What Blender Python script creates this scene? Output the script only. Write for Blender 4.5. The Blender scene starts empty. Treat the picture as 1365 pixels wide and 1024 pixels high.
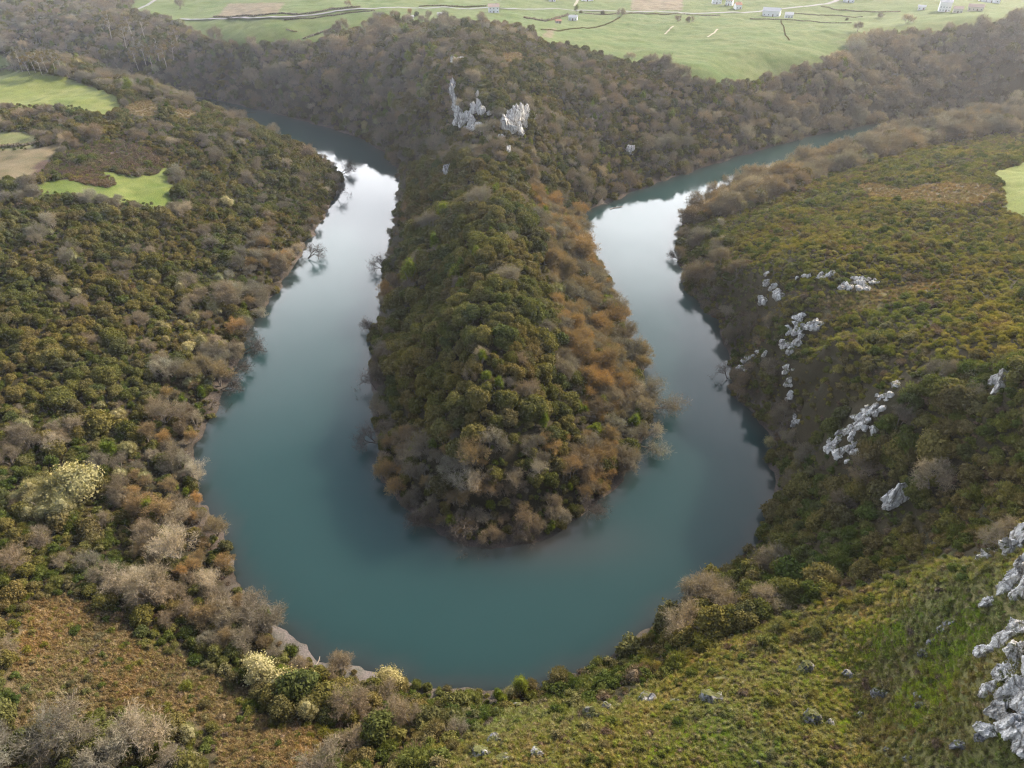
import bpy, math, random
import numpy as np
from mathutils import Vector, Matrix, noise as mnoise

rng = np.random.default_rng(11)
random.seed(11)
scn = bpy.context.scene
C = scn.collection
R_ = math.radians

# ------------------------------------------------------------------ survey: camera station and plan coordinates
F = 946.0; CX = 682.5; CY = 512.0; CAMH = 150.0; PITCH = R_(35)
cp, sp = math.cos(PITCH), math.sin(PITCH)

def ray(px, py):
    a = (np.asarray(px, float) - CX) / F; b = -(np.asarray(py, float) - CY) / F
    return a, cp + b * sp, -sp + b * cp

def at_z(px, py, z=0.0):
    x, y, w = ray(px, py)
    t = (z - CAMH) / w
    return x * t, y * t

def project(X, Y, Z):
    dz = Z - CAMH
    dep = Y * cp - dz * sp
    up = Y * sp + dz * cp
    dep = np.where(dep < 1, 1, dep)
    return CX + F * X / dep, CY - F * up / dep, dep

def inpoly(x, y, poly):
    x = np.asarray(x, float); y = np.asarray(y, float)
    r = np.zeros(x.shape, bool)
    n = len(poly)
    for i in range(n):
        x1, y1 = poly[i]; x2, y2 = poly[(i + 1) % n]
        if y1 == y2: continue
        c = ((y1 > y) != (y2 > y)) & (x < (x2 - x1) * (y - y1) / (y2 - y1) + x1)
        r ^= c
    return r

def vnoise(x, y, seed=0):
    x = np.asarray(x, float); y = np.asarray(y, float)
    xi = np.floor(x).astype(np.int64); yi = np.floor(y).astype(np.int64)
    xf = x - xi; yf = y - yi
    u = xf * xf * (3 - 2 * xf); v = yf * yf * (3 - 2 * yf)
    def h(a, b):
        n = (a * 374761393 + b * 668265263 + seed * 974634777) & 0x7fffffff
        n = ((n ^ (n >> 13)) * 1274126177) & 0x7fffffff
        return ((n ^ (n >> 16)) & 0xffff) / 65535.0
    return (h(xi, yi) * (1 - u) + h(xi + 1, yi) * u) * (1 - v) + (h(xi, yi + 1) * (1 - u) + h(xi + 1, yi + 1) * u) * v
def fbm(x, y, seed=0, o=4):
    s = 0; a = .5; t = 0
    for k in range(o):
        s = s + a * vnoise(x, y, seed + k); t += a; a *= .5; x = x * 2.03 + 7.1; y = y * 2.03 + 3.7
    return s / t

# ------------------------------------------------------------------ river plan
inner = [(-700,86),(-300,98),(0,112),(150,120),(280,132),(350,147),(430,168),(486,186),(512,204),(530,226),(536,244),(530,262),(524,300),
  (516,350),(508,400),(497,450),(495,500),(495,560),(504,620),(524,666),(562,696),(608,720),(650,731),(705,724),(768,696),(815,655),
  (850,610),(864,560),(856,500),(838,440),(815,390),(790,340),(775,305),(782,282),(840,258),(900,236),(960,216),(1020,198),(1080,182),
  (1150,168),(1220,157),(1365,140),(1700,112)]
outer = [(1700,115),(1365,143),(1290,158),(1230,172),(1160,192),(1100,210),(1050,226),(985,250),(940,272),(908,296),(904,340),(914,388),(955,430),(975,480),
  (978,528),(1000,550),(1032,585),(1030,630),(1030,690),(985,752),(925,792),(870,836),(800,888),(720,922),(640,930),(560,915),(500,898),
  (430,876),(372,842),(330,795),(300,725),(262,650),(252,610),(275,572),(295,525),(318,480),(334,440),(362,400),(388,360),(412,320),
  (436,280),(455,240),(446,222),(412,202),(350,182),(270,166),(150,156),(0,150),(-300,134),(-700,118)]
river_px = inner + outer
RIV = np.array([at_z(a, b) for a, b in river_px])
def seg_dist(X, Y, P, closed=True):
    d = np.full(X.shape, 1e9)
    n = len(P)
    for i in range(n if closed else n - 1):
        ax, ay = P[i]; bx, by = P[(i + 1) % n]
        vx, vy = bx - ax, by - ay
        L = vx * vx + vy * vy + 1e-9
        t = np.clip(((X - ax) * vx + (Y - ay) * vy) / L, 0, 1)
        d = np.minimum(d, (X - ax - t * vx) ** 2 + (Y - ay - t * vy) ** 2)
    return np.sqrt(d)

# ------------------------------------------------------------------ relief
CP = [ # px, py, ground height
 (250,20,44),(180,5,46),(330,50,43),(420,45,46),(500,36,52),(560,33,56),(600,45,60),(625,62,60),(650,100,57),(650,140,49),(700,70,52),(745,95,44),(720,140,38),
 (800,40,43),(900,60,41),(960,104,38),(900,108,39),(840,90,41),(1000,40,43),(1100,60,41),(1200,30,44),(1365,15,46),(1365,70,38),(1200,75,35),(1100,95,33),
 (800,140,32),(880,180,18),(1000,160,15),(1100,140,14),(1250,110,20),(560,130,38),(480,100,32),(400,90,30),(300,80,28),(200,70,28),(100,40,38),(0,20,42),(0,60,26),
 (560,190,20),(600,150,40),(600,200,30),
 (655,190,38),(690,200,32),(680,232,31),(668,280,34),(660,340,34),(655,400,33),(655,480,29),(655,550,23),(650,620,14),(645,680,3.5),
 (580,420,10),(560,300,10),(750,420,9),(740,300,12),(560,560,8),(760,560,7),
 (100,84,47),(30,100,46),(80,120,42),(200,120,40),(280,150,32),(0,160,42),(0,205,39),(150,240,31),(250,240,24),(0,280,34),(150,300,26),(350,190,22),(400,225,10),
 (0,400,25),(100,420,18),(200,400,13),(280,380,8),(100,500,14),(200,520,7),(0,550,15),(100,620,9),(0,680,12),(150,720,7),(200,650,4),(0,800,14),(100,830,11),(250,830,5),(0,950,20),(150,950,14),(300,940,8),(420,960,9),(480,1010,14),
 (600,1010,26),(560,960,12),(640,975,19),(720,965,23),(800,960,26),(900,960,28),(900,900,19),(820,925,17),(1000,930,32),(1000,860,24),(1000,790,11),(1100,800,26),(1100,730,17),(1200,850,40),(1200,960,38),(1280,900,47),
 (1365,850,62),(1365,740,60),(1330,720,50),(1365,960,57),(1200,740,31),(1060,650,9),(1130,660,19),(1200,665,30),(1300,650,43),(1365,600,52),(1365,500,60),(1310,520,50),(1250,520,45),
 (1200,520,42),(1160,545,37),(1130,590,27),(1090,560,20),(1050,520,12),(1000,482,15),(1090,450,36),(1058,450,32),(1052,492,29),(1150,450,36),(1120,415,33),(1020,372,27),(1048,400,30),(1090,385,34),(1180,380,37),
 (1000,330,18),(950,330,9),(1080,300,23),(1200,310,30),(1365,340,42),(1365,260,38),(1250,240,27),(1100,250,15),(1200,212,15),(1365,200,24),(1365,430,52)]
pts = []
for a, b, z in CP:
    x, y = at_z(a, b, z); pts.append((x, y, z))
for k in range(2, len(RIV) - 2, 2):
    pts.append((RIV[k][0], RIV[k][1], 2.0))
pts += [(-900,250,60),(-700,500,60),(-500,100,45),(900,250,95),(800,500,70),(400,60,85),(250,-60,80),(0,-80,60),(-250,-60,45),(-100,20,30),(60,25,45),(150,60,60),
        (-900,1100,70),(0,1100,50),(600,1100,55),(1200,900,60),(-400,900,48),(1500,1500,80),(-1500,1500,90)]
P = np.array(pts)
# thin-plate spline
n = len(P)
def ker(r2): return np.where(r2 > 0, .5 * r2 * np.log(np.maximum(r2, 1e-12)), 0)
S = 300.0
q = P[:, :2] / S
D2 = ((q[:, None] - q[None]) ** 2).sum(-1)
A = np.zeros((n + 3, n + 3)); A[:n, :n] = ker(D2) + np.eye(n) * 4e-4
A[:n, n] = 1; A[:n, n + 1:] = q; A[n, :n] = 1; A[n + 1:, :n] = q.T
w = np.linalg.solve(A, np.concatenate([P[:, 2], [0, 0, 0]]))
def tps(X, Y):
    sh = X.shape; x = X.ravel() / S; y = Y.ravel() / S
    out = w[n] + w[n + 1] * x + w[n + 2] * y
    for i in range(n):
        out = out + w[i] * ker((x - q[i, 0]) ** 2 + (y - q[i, 1]) ** 2)
    return out.reshape(sh)

beach = seg_poly = [at_z(a, b) for a, b in [(380,850),(430,876),(500,898)]]
def height_raw(X, Y):
    H = np.clip(tps(X, Y), 2.0, 110)
    edge = np.clip((np.maximum(np.abs(X), np.abs(Y - 400)) - 1100) / 600, 0, 1)
    H = H * (1 - edge) + 55 * edge
    jx = X + (fbm(X / 9, Y / 9, 101) - .5) * 5.5 + (fbm(X / 3, Y / 3, 103) - .5) * 1.6; jy = Y + (fbm(X / 9, Y / 9, 107) - .5) * 5.5
    d = seg_dist(jx, jy, RIV)
    ins = inpoly(jx, jy, RIV)
    H = H + (fbm(X / 22, Y / 22, 5) - .5) * 3.2 * np.clip(d / 30, 0, 1) + (fbm(X / 6, Y / 6, 9) - .5) * 1.3 * np.clip(d / 12, 0, 1)
    t = np.clip((d - 1.2) / 11, 0, 1); t = t * t * (3 - 2 * t)
    land = np.minimum(.12 + d * .16, .9) + np.maximum(H - .8, .3) * t
    return np.where(ins, -np.minimum(4, d * .25), land), np.where(ins, -d, d)

GX = np.concatenate([np.linspace(-5000, -820, 14)[:-1], np.linspace(-820, -300, 105)[:-1], np.arange(-300, 320, 2.0), np.linspace(320, 900, 120), np.linspace(900, 5000, 14)[1:]])
GY = np.concatenate([np.linspace(-3000, -100, 12)[:-1], np.linspace(-100, 30, 40)[:-1], np.arange(30, 480, 2.0), np.linspace(480, 950, 150), np.linspace(950, 6000, 20)[1:]])
MX, MY = np.meshgrid(GX, GY)
MH, MD = height_raw(MX, MY)
def lookup(G, X, Y):
    X = np.asarray(X, float); Y = np.asarray(Y, float)
    i = np.clip(np.searchsorted(GX, X) - 1, 0, len(GX) - 2); j = np.clip(np.searchsorted(GY, Y) - 1, 0, len(GY) - 2)
    u = np.clip((X - GX[i]) / (GX[i + 1] - GX[i]), 0, 1); v = np.clip((Y - GY[j]) / (GY[j + 1] - GY[j]), 0, 1)
    return (G[j, i] * (1 - u) + G[j, i + 1] * u) * (1 - v) + (G[j + 1, i] * (1 - u) + G[j + 1, i + 1] * u) * v
def hgt(X, Y): return lookup(MH, X, Y)
def rdist(X, Y): return lookup(MD, X, Y)
def ground(px, py, lift=0.0):
    """first point of the relief met on the line of sight px,py"""
    x, y, z = ray(px, py)
    t = 40.0
    while t < 3000:
        X, Y, Z = x * t, y * t, CAMH + z * t
        if Z - lift <= float(hgt(X, Y)): break
        t += .7 if t < 700 else 2
    return X, Y, float(hgt(X, Y))

# ------------------------------------------------------------------ land-cover plan
def proj_land(X, Y, Z, wob=2.0):
    wx = (fbm(X / 9, Y / 9, 31) - .5) * 2 * wob; wy = (fbm(X / 9, Y / 9, 47) - .5) * 2 * wob * 2
    return project(X + wx, Y + wy, Z)[:2]
MEADOWS = dict(
 m1=[(-60,92),(0,96),(40,93),(85,103),(130,117),(160,130),(156,147),(130,153),(100,142),(0,139),(-60,140)],
 m1b=[(-60,74),(18,75),(16,88),(-60,92)],
 m2=[(36,250),(70,240),(110,240),(150,228),(170,236),(205,234),(222,222),(228,250),(226,277),(190,270),(150,266),(90,261)],
 m3b=[(-60,172),(52,178),(46,192),(-60,202)],
 m6=[(1325,227),(1365,217),(1440,217),(1440,282),(1362,283),(1338,272),(1338,250)],
 f1=[(172,14),(215,-60),(520,-60),(515,24),(497,22),(478,38),(445,38),(424,52),(330,57),(298,55),(262,42),(228,22)],
 f2=[(515,-60),(725,-60),(722,45),(690,34),(640,24),(590,26),(515,20)],
 f3=[(720,-60),(1460,-60),(1460,8),(1365,22),(1290,35),(1225,40),(1175,42),(1145,55),(1110,75),(1080,86),(1010,100),(960,107),(915,98),(885,82),(840,78),(800,70),(760,60),(722,52)])
TAN = dict(
 m3=[(-60,204),(30,200),(88,190),(66,212),(42,236),(0,240),(-60,242)],
 rt=[(1140,248),(1170,243),(1200,252),(1250,244),(1320,245),(1335,262),(1290,274),(1230,270),(1160,262)],
 l1=[(165,140),(200,132),(215,145),(210,155),(170,152)], l2=[(235,145),(262,148),(255,158),(238,157)], cg=[(660,72),(690,70),(705,80),(680,84)],
 tr=[(730,38),(742,38),(735,50),(722,50)])
BROWN = dict(b=[(840,-60),(915,-60),(909,14),(842,14)], b2=[(305,5),(380,3),(370,18),(345,22),(290,22)])
FERN = [(36,242),(50,215),(95,205),(120,193),(170,184),(225,212),(222,222),(205,234),(165,233),(150,226),(110,238),(75,238)]
ISL = [(100,236),(130,230),(155,238),(150,248),(110,248)]
BRK1 = [(20,880),(40,800),(110,790),(150,830),(200,868),(250,880),(290,905),(335,935),(300,980),(230,962),(120,955),(60,985),(20,960)]
BRK2 = [(285,985),(330,958),(400,968),(440,985),(400,1040),(290,1040)]
GRASS = [(560,1100),(600,1010),(640,975),(690,950),(760,938),(830,932),(890,905),(930,880),(990,838),(1080,812),(1150,782),(1240,748),(1330,742),(1500,700),(1500,1100)]
LUSH = [[(1070,905),(1130,835),(1200,822),(1215,850),(1180,880),(1120,910)], [(1230,880),(1262,820),(1310,800),(1330,840),(1290,880),(1270,940),(1235,980),(1190,970)],
        [(860,1040),(880,985),(960,965),(1000,985),(990,1040)], [(1090,900),(1060,960),(1130,990),(1170,950)]]
LOWR = [(1085,398),(1130,392),(1190,384),(1240,372),(1280,378),(1200,400),(1120,425),(1090,430)]

ctrl_green = (.20, .29, .05)
col = np.zeros(MH.shape + (3,))
Xf, Yf, Hf = MX, MY, MH
px, py = proj_land(Xf, Yf, Hf)
nz = fbm(Xf / 7, Yf / 7, 3)[..., None]; nb = fbm(Xf / 30, Yf / 30, 8)[..., None]
col[:] = np.array([.022, .022, .012]) * (1 - nz) + np.array([.050, .042, .026]) * nz
nf = (fbm(Xf / 26, Yf / 12, 21)[..., None] * .6 + fbm(Xf / 5, Yf / 5, 22)[..., None] * .4)
def paint(mask, c0, c1, nn=nz):
    t = np.clip((nn - .25) * 2, 0, 1)
    c = np.array(c0) * (1 - t) + np.array(c1) * t
    col[mask] = c[mask]
inM = np.zeros(MH.shape, bool)
for k, p in MEADOWS.items():
    m = inpoly(px, py, p) | inpoly(px, py - 6, p); inM |= m
    if k == 'm3b': paint(m, (.13, .15, .06), (.20, .19, .11))
    elif k == 'm2': paint(m, (.095, .135, .030), (.135, .165, .05))
    elif k[0] == 'f': paint(m, (.062, .108, .022), (.115, .14, .05), nf)
    else: paint(m, (.115, .155, .034), (.18, .195, .07), nf)
for k, p in TAN.items(): paint(inpoly(px, py, p), (.12, .105, .06), (.17, .145, .095))
for k, p in BROWN.items(): paint(inpoly(px, py, p), (.13, .11, .075), (.18, .15, .10))
paint(inpoly(px, py, FERN), (.07, .05, .045), (.12, .085, .07))
for b in (BRK1, BRK2): paint(inpoly(px, py, b), (.09, .075, .04), (.17, .13, .08))
paint(inpoly(px, py, GRASS), (.11, .12, .04), (.20, .17, .085))
lush = sum([inpoly(px, py, l) * 1.0 for l in LUSH]).clip(0, 1) * np.clip((fbm(Xf / 3.5, Yf / 3.5, 61) - .38) * 6, 0, 1)
col[:] = col * (1 - lush[..., None]) + np.array((.115, .165, .03)) * lush[..., None]
paint(inpoly(px, py, LOWR), (.10, .09, .04), (.15, .13, .07))
mud = (MD < 4.0)
paint(mud, (.055, .045, .04), (.11, .095, .085))
gb = seg_dist(MX, MY, beach, False) < 7
paint(gb & (MD < 3.5), (.085, .08, .08), (.14, .13, .125))
far = (MY > 1000) | (np.abs(MX) > 900) | (MY < -50)
paint(far, (.08, .10, .04), (.17, .20, .07))

# ------------------------------------------------------------------ materials
def mat(name):
    m = bpy.data.materials.new(name); m.use_nodes = True
    nt = m.node_tree; nt.nodes.clear()
    out = nt.nodes.new('ShaderNodeOutputMaterial')
    return m, nt, out
def N(nt, t, **k):
    x = nt.nodes.new(t)
    for a, b in k.items(): setattr(x, a, b)
    return x
def L(nt, a, b): nt.links.new(a, b)
def noise_fac(nt, scale, detail=4, rough=.6, coord=None):
    x = N(nt, 'ShaderNodeTexNoise'); x.inputs['Scale'].default_value = scale; x.inputs['Detail'].default_value = detail; x.inputs['Roughness'].default_value = rough
    if coord is None:
        g = N(nt, 'ShaderNodeNewGeometry'); coord = g.outputs['Position']
    L(nt, coord, x.inputs['Vector'])
    return x.outputs['Fac']
def mixc(nt, f, a, b, mode='MIX'):
    m = N(nt, 'ShaderNodeMix', data_type='RGBA', blend_type=mode)
    if isinstance(f, (int, float)): m.inputs[0].default_value = f
    else: L(nt, f, m.inputs[0])
    for i, v in ((6, a), (7, b)):
        if isinstance(v, tuple): m.inputs[i].default_value = (*v, 1)
        else: L(nt, v, m.inputs[i])
    return m.outputs[2]
def ramp(nt, f, stops):
    r = N(nt, 'ShaderNodeValToRGB'); L(nt, f, r.inputs[0])
    e = r.color_ramp.elements
    while len(e) < len(stops): e.new(.5)
    for i, (p, c) in enumerate(stops):
        e[i].position = p; e[i].color = (*c, 1) if len(c) == 3 else c
    return r.outputs[0]
def bsdf(nt, out, colr, rough=.9, bump=None, dist=.1, strength=1.0, spec=.2):
    b = N(nt, 'ShaderNodeBsdfPrincipled')
    if isinstance(colr, tuple): b.inputs['Base Color'].default_value = (*colr, 1)
    else: L(nt, colr, b.inputs['Base Color'])
    b.inputs['Roughness'].default_value = rough
    b.inputs['Specular IOR Level'].default_value = spec
    if bump is not None:
        bp = N(nt, 'ShaderNodeBump'); bp.inputs['Distance'].default_value = dist; bp.inputs['Strength'].default_value = strength
        L(nt, bump, bp.inputs['Height']); L(nt, bp.outputs[0], b.inputs['Normal'])
    L(nt, b.outputs[0], out.inputs[0])
    return b
def leaf_mat(name, stops, trans=.28, var=.55, gain=1.15):
    """foliage: hue differs from plant to plant, and a little from sprig to sprig"""
    m, nt, out = mat(name)
    oi = N(nt, 'ShaderNodeObjectInfo')
    c = ramp(nt, oi.outputs['Random'], [(p_, tuple(min(.75, x * gain) for x in c_)) for p_, c_ in stops])
    f = noise_fac(nt, 1.6, 3)
    sh = ramp(nt, f, [(.3, (1 - var,) * 3), (.7, (1 + var * .6,) * 3)])
    c = mixc(nt, 1.0, c, sh, 'MULTIPLY')
    f2 = noise_fac(nt, .035, 2)
    c = mixc(nt, 1.0, c, ramp(nt, f2, [(.35, (.85, .95, 1.0)), (.65, (1.15, 1.03, .9))]), 'MULTIPLY')
    d = N(nt, 'ShaderNodeBsdfDiffuse'); L(nt, c, d.inputs[0])
    t = N(nt, 'ShaderNodeBsdfTranslucent')
    c2 = mixc(nt, 1.0, c, (1.25, 1.2, .6), 'MULTIPLY'); L(nt, c2, t.inputs[0])
    mx = N(nt, 'ShaderNodeMixShader'); mx.inputs[0].default_value = trans
    L(nt, d.outputs[0], mx.inputs[1]); L(nt, t.outputs[0], mx.inputs[2]); L(nt, mx.outputs[0], out.inputs[0])
    return m
def bark_mat(name, a, b):
    m, nt, out = mat(name)
    bsdf(nt, out, mixc(nt, noise_fac(nt, 3), a, b), .95)
    return m

M = {}
# ground
m, nt, out = mat('ground_cover')
at = N(nt, 'ShaderNodeAttribute', attribute_name='Col')
f1 = noise_fac(nt, 2.2, 6, .75); f2 = noise_fac(nt, .16, 4, .6)
c = mixc(nt, 1.0, at.outputs['Color'], ramp(nt, f1, [(.3, (.55, .56, .58)), (.5, (1, 1, 1)), (.72, (1.45, 1.38, 1.3))]), 'MULTIPLY')
c = mixc(nt, 1.0, c, ramp(nt, f2, [(.35, (.82, .88, .8)), (.65, (1.15, 1.1, 1.1))]), 'MULTIPLY')
bsdf(nt, out, c, .95, f1, .35, .9, .1)
M['ground'] = m
# limestone
def rock_mat(name, lo, hi, moss):
    m, nt, out = mat(name)
    g = N(nt, 'ShaderNodeNewGeometry')
    mp = N(nt, 'ShaderNodeMapping'); mp.inputs['Scale'].default_value = (1, 1, .28); L(nt, g.outputs['Position'], mp.inputs[0])
    f = noise_fac(nt, .9, 8, .72, mp.outputs[0])
    v = N(nt, 'ShaderNodeTexVoronoi', feature='DISTANCE_TO_EDGE'); v.inputs['Scale'].default_value = .55
    wn = N(nt, 'ShaderNodeTexNoise'); wn.inputs['Scale'].default_value = .6; L(nt, mp.outputs[0], wn.inputs['Vector'])
    vv = N(nt, 'ShaderNodeVectorMath', operation='ADD'); L(nt, mp.outputs[0], vv.inputs[0]); L(nt, wn.outputs['Color'], vv.inputs[1]); L(nt, vv.outputs[0], v.inputs['Vector'])
    c = ramp(nt, f, [(.30, tuple(x * .35 for x in lo)), (.46, lo), (.6, hi)])
    c = mixc(nt, 1.0, c, ramp(nt, v.outputs['Distance'], [(.0, (.35, .33, .3)), (.09, (1, 1, 1))]), 'MULTIPLY')
    fm = noise_fac(nt, .35, 5, .7)
    sx = N(nt, 'ShaderNodeSeparateXYZ'); L(nt, g.outputs['Normal'], sx.inputs[0])
    ad = N(nt, 'ShaderNodeMath', operation='MULTIPLY_ADD'); L(nt, sx.outputs[2], ad.inputs[0]); ad.inputs[1].default_value = .22; L(nt, fm, ad.inputs[2])
    c = mixc(nt, ramp(nt, ad.outputs[0], [(moss, (0, 0, 0)), (moss + .06, (1, 1, 1))]), c, (.085, .09, .03))
    bsdf(nt, out, c, .9, f, .5, 1.0, .2)
    return m
M['rock'] = rock_mat('pale_limestone', (.46, .45, .43), (.80, .78, .74), .70)
M['rock_grey'] = rock_mat('weathered_limestone', (.12, .12, .125), (.34, .34, .35), .62)
# water
m, nt, out = mat('river_water')
at = N(nt, 'ShaderNodeAttribute', attribute_name='shallow')
f = noise_fac(nt, .02, 3)
deep = mixc(nt, f, (.014, .043, .044), (.018, .050, .052))
c = mixc(nt, at.outputs['Fac'], deep, (.055, .052, .052))
b = bsdf(nt, out, c, .035, noise_fac(nt, 1.1, 4, .55), .012, .2, .5)
b.inputs['IOR'].default_value = 1.33
mps = N(nt, 'ShaderNodeMapping'); mps.inputs['Scale'].default_value = (.05, .016, 1); gg = N(nt, 'ShaderNodeNewGeometry'); L(nt, gg.outputs['Position'], mps.inputs[0])
L(nt, ramp(nt, noise_fac(nt, 1.0, 5, .6, mps.outputs[0]), [(.45, (.02, .02, .02)), (.62, (.10, .10, .10))]), b.inputs['Roughness'])
b.subsurface_method = 'BURLEY'; b.inputs['Subsurface Weight'].default_value = 1.0; b.inputs['Subsurface Radius'].default_value = (36, 44, 44); b.inputs['Subsurface Scale'].default_value = 1.0
M['water'] = m
def plain(name, a, b, rough=.8, sc=.8):
    m, nt, out = mat(name); bsdf(nt, out, mixc(nt, noise_fac(nt, sc, 4), a, b), rough); return m
M['asphalt'] = plain('asphalt', (.16, .16, .165), (.24, .24, .25))
M['white'] = plain('whitewash', (.72, .72, .70), (.82, .81, .79))
M['cream'] = plain('cream_render', (.55, .50, .42), (.66, .61, .52))
M['stone'] = plain('rubble_stone', (.22, .20, .18), (.36, .33, .30), .9, 2)
M['tile'] = plain('clay_tiles', (.30, .13, .08), (.42, .22, .15), .9, 1.5)
M['tile_old'] = plain('faded_tiles', (.34, .25, .21), (.42, .33, .29), .9, 1.5)
M['slate'] = plain('grey_sheet_roof', (.42, .43, .45), (.52, .53, .55), .6)
M['glass'] = plain('window_glass', (.03, .035, .04), (.05, .055, .06), .15)
M['door'] = plain('door_wood', (.12, .07, .04), (.18, .11, .06))
M['redpaint'] = plain('red_paint', (.45, .06, .05), (.55, .09, .07))
M['tyre'] = plain('tyre_rubber', (.02, .02, .02), (.03, .03, .03))
M['wood'] = plain('driftwood', (.20, .17, .14), (.34, .30, .26), .9, 3)
M['bark'] = bark_mat('bark', (.15, .125, .10), (.28, .25, .21))
M['barkpale'] = bark_mat('pale_bark', (.30, .27, .22), (.45, .41, .34))
M['snag'] = bark_mat('wet_dead_wood', (.06, .05, .042), (.13, .11, .09))
LM = {
 'oak':    leaf_mat('holm_oak_leaves', [(0, (.080, .090, .028)), (.3, (.120, .120, .040)), (.55, (.150, .135, .052)), (.8, (.105, .092, .048)), (1, (.070, .090, .034))]),
 'shrub':  leaf_mat('shrub_leaves', [(0, (.060, .085, .024)), (.3, (.095, .118, .034)), (.6, (.145, .145, .055)), (.85, (.120, .105, .058)), (1, (.18, .165, .085))]),
 'gorse':  leaf_mat('gorse_spines', [(0, (.11, .125, .030)), (.4, (.165, .17, .045)), (.75, (.215, .20, .075)), (1, (.14, .12, .06))]),
 'bare':   leaf_mat('bare_twigs', [(0, (.13, .115, .098)), (.35, (.20, .18, .15)), (.7, (.165, .138, .105)), (1, (.29, .265, .22))], .25, .35),
 'pale':   leaf_mat('pale_twigs', [(0, (.30, .26, .20)), (1, (.38, .34, .28))], .25, .25),
 'ochre':  leaf_mat('ochre_twigs', [(0, (.19, .148, .088)), (.35, (.26, .195, .11)), (.6, (.33, .215, .09)), (1, (.22, .18, .115))], .2, .25),
 'cream':  leaf_mat('cream_catkins', [(0, (.30, .28, .15)), (1, (.42, .39, .24))], .3, .5),
 'sallow': leaf_mat('grey_green_catkins', [(0, (.20, .20, .11)), (1, (.27, .26, .16))], .3, .3),
 'fresh':  leaf_mat('fresh_leaves', [(0, (.095, .135, .025)), (1, (.15, .18, .035))], .4),
 'euc':    leaf_mat('eucalyptus_leaves', [(0, (.12, .115, .06)), (1, (.19, .16, .09))], .35),
 'heath':  leaf_mat('heather_and_bramble', [(0, (.12, .09, .075)), (.5, (.15, .115, .08)), (1, (.12, .12, .055))], .15),
 'dead':   leaf_mat('dead_bracken', [(0, (.13, .095, .05)), (.4, (.24, .175, .105)), (.7, (.19, .155, .07)), (1, (.33, .26, .17))], .25, .3),
 'lush':   leaf_mat('lush_grass_blades', [(0, (.20, .28, .04)), (1, (.30, .36, .06))], .35, .3),
 'grass':  leaf_mat('tussock_grass', [(0, (.15, .165, .045)), (.35, (.22, .225, .085)), (.6, (.27, .25, .13)), (.85, (.21, .17, .10)), (1, (.19, .24, .05))], .3, .3),
}

# ------------------------------------------------------------------ mesh helpers
def mesh(name, V, Fc, m, smooth=False):
    me = bpy.data.meshes.new(name); me.from_pydata([tuple(v) for v in V], [], Fc); me.update()
    me.materials.append(m)
    if smooth: me.polygons.foreach_set('use_smooth', [True] * len(me.polygons))
    return me
def fast_mesh(name, V, nper, m):
    """V: (k*nper,3) verts, each consecutive nper verts is a face"""
    V = np.asarray(V, np.float32); nf = len(V) // nper
    me = bpy.data.meshes.new(name)
    me.vertices.add(len(V)); me.vertices.foreach_set('co', V.ravel())
    me.loops.add(len(V)); me.loops.foreach_set('vertex_index', np.arange(len(V), dtype=np.int32))
    me.polygons.add(nf); me.polygons.foreach_set('loop_start', np.arange(0, len(V), nper, dtype=np.int32))
    me.update(calc_edges=True); me.materials.append(m); me.validate()
    return me
def obj(name, me, parent=None, loc=None):
    o = bpy.data.objects.new(name, me); C.objects.link(o)
    if parent: o.parent = parent
    if loc is not None: o.location = loc
    return o
def tag(o, label, cat, group=None):
    o['label'] = label; o['category'] = cat
    if group: o['group'] = group
    return o
def unit(v): return v / (np.linalg.norm(v, axis=-1, keepdims=True) + 1e-9)
def quads(P_, Nn, s, rg, asp=1.0):
    """leaf-sized faces at P_ with normals near Nn"""
    r = unit(rg.normal(size=P_.shape)); a = unit(np.cross(Nn, r)); b = unit(np.cross(Nn, a))
    s = s[:, None]
    V = np.stack([P_ - a * s * asp, P_ - b * s, P_ + a * s * asp, P_ + b * s], 1)
    return V.reshape(-1, 3)
import bmesh
def ico(sub):
    bm = bmesh.new(); bmesh.ops.create_icosphere(bm, subdivisions=sub, radius=1)
    V = np.array([v.co[:] for v in bm.verts]); Fc = np.array([[v.index for v in f.verts] for f in bm.faces]); bm.free()
    return V, Fc
ICO1 = ico(1); ICO2 = ico(2)

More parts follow.
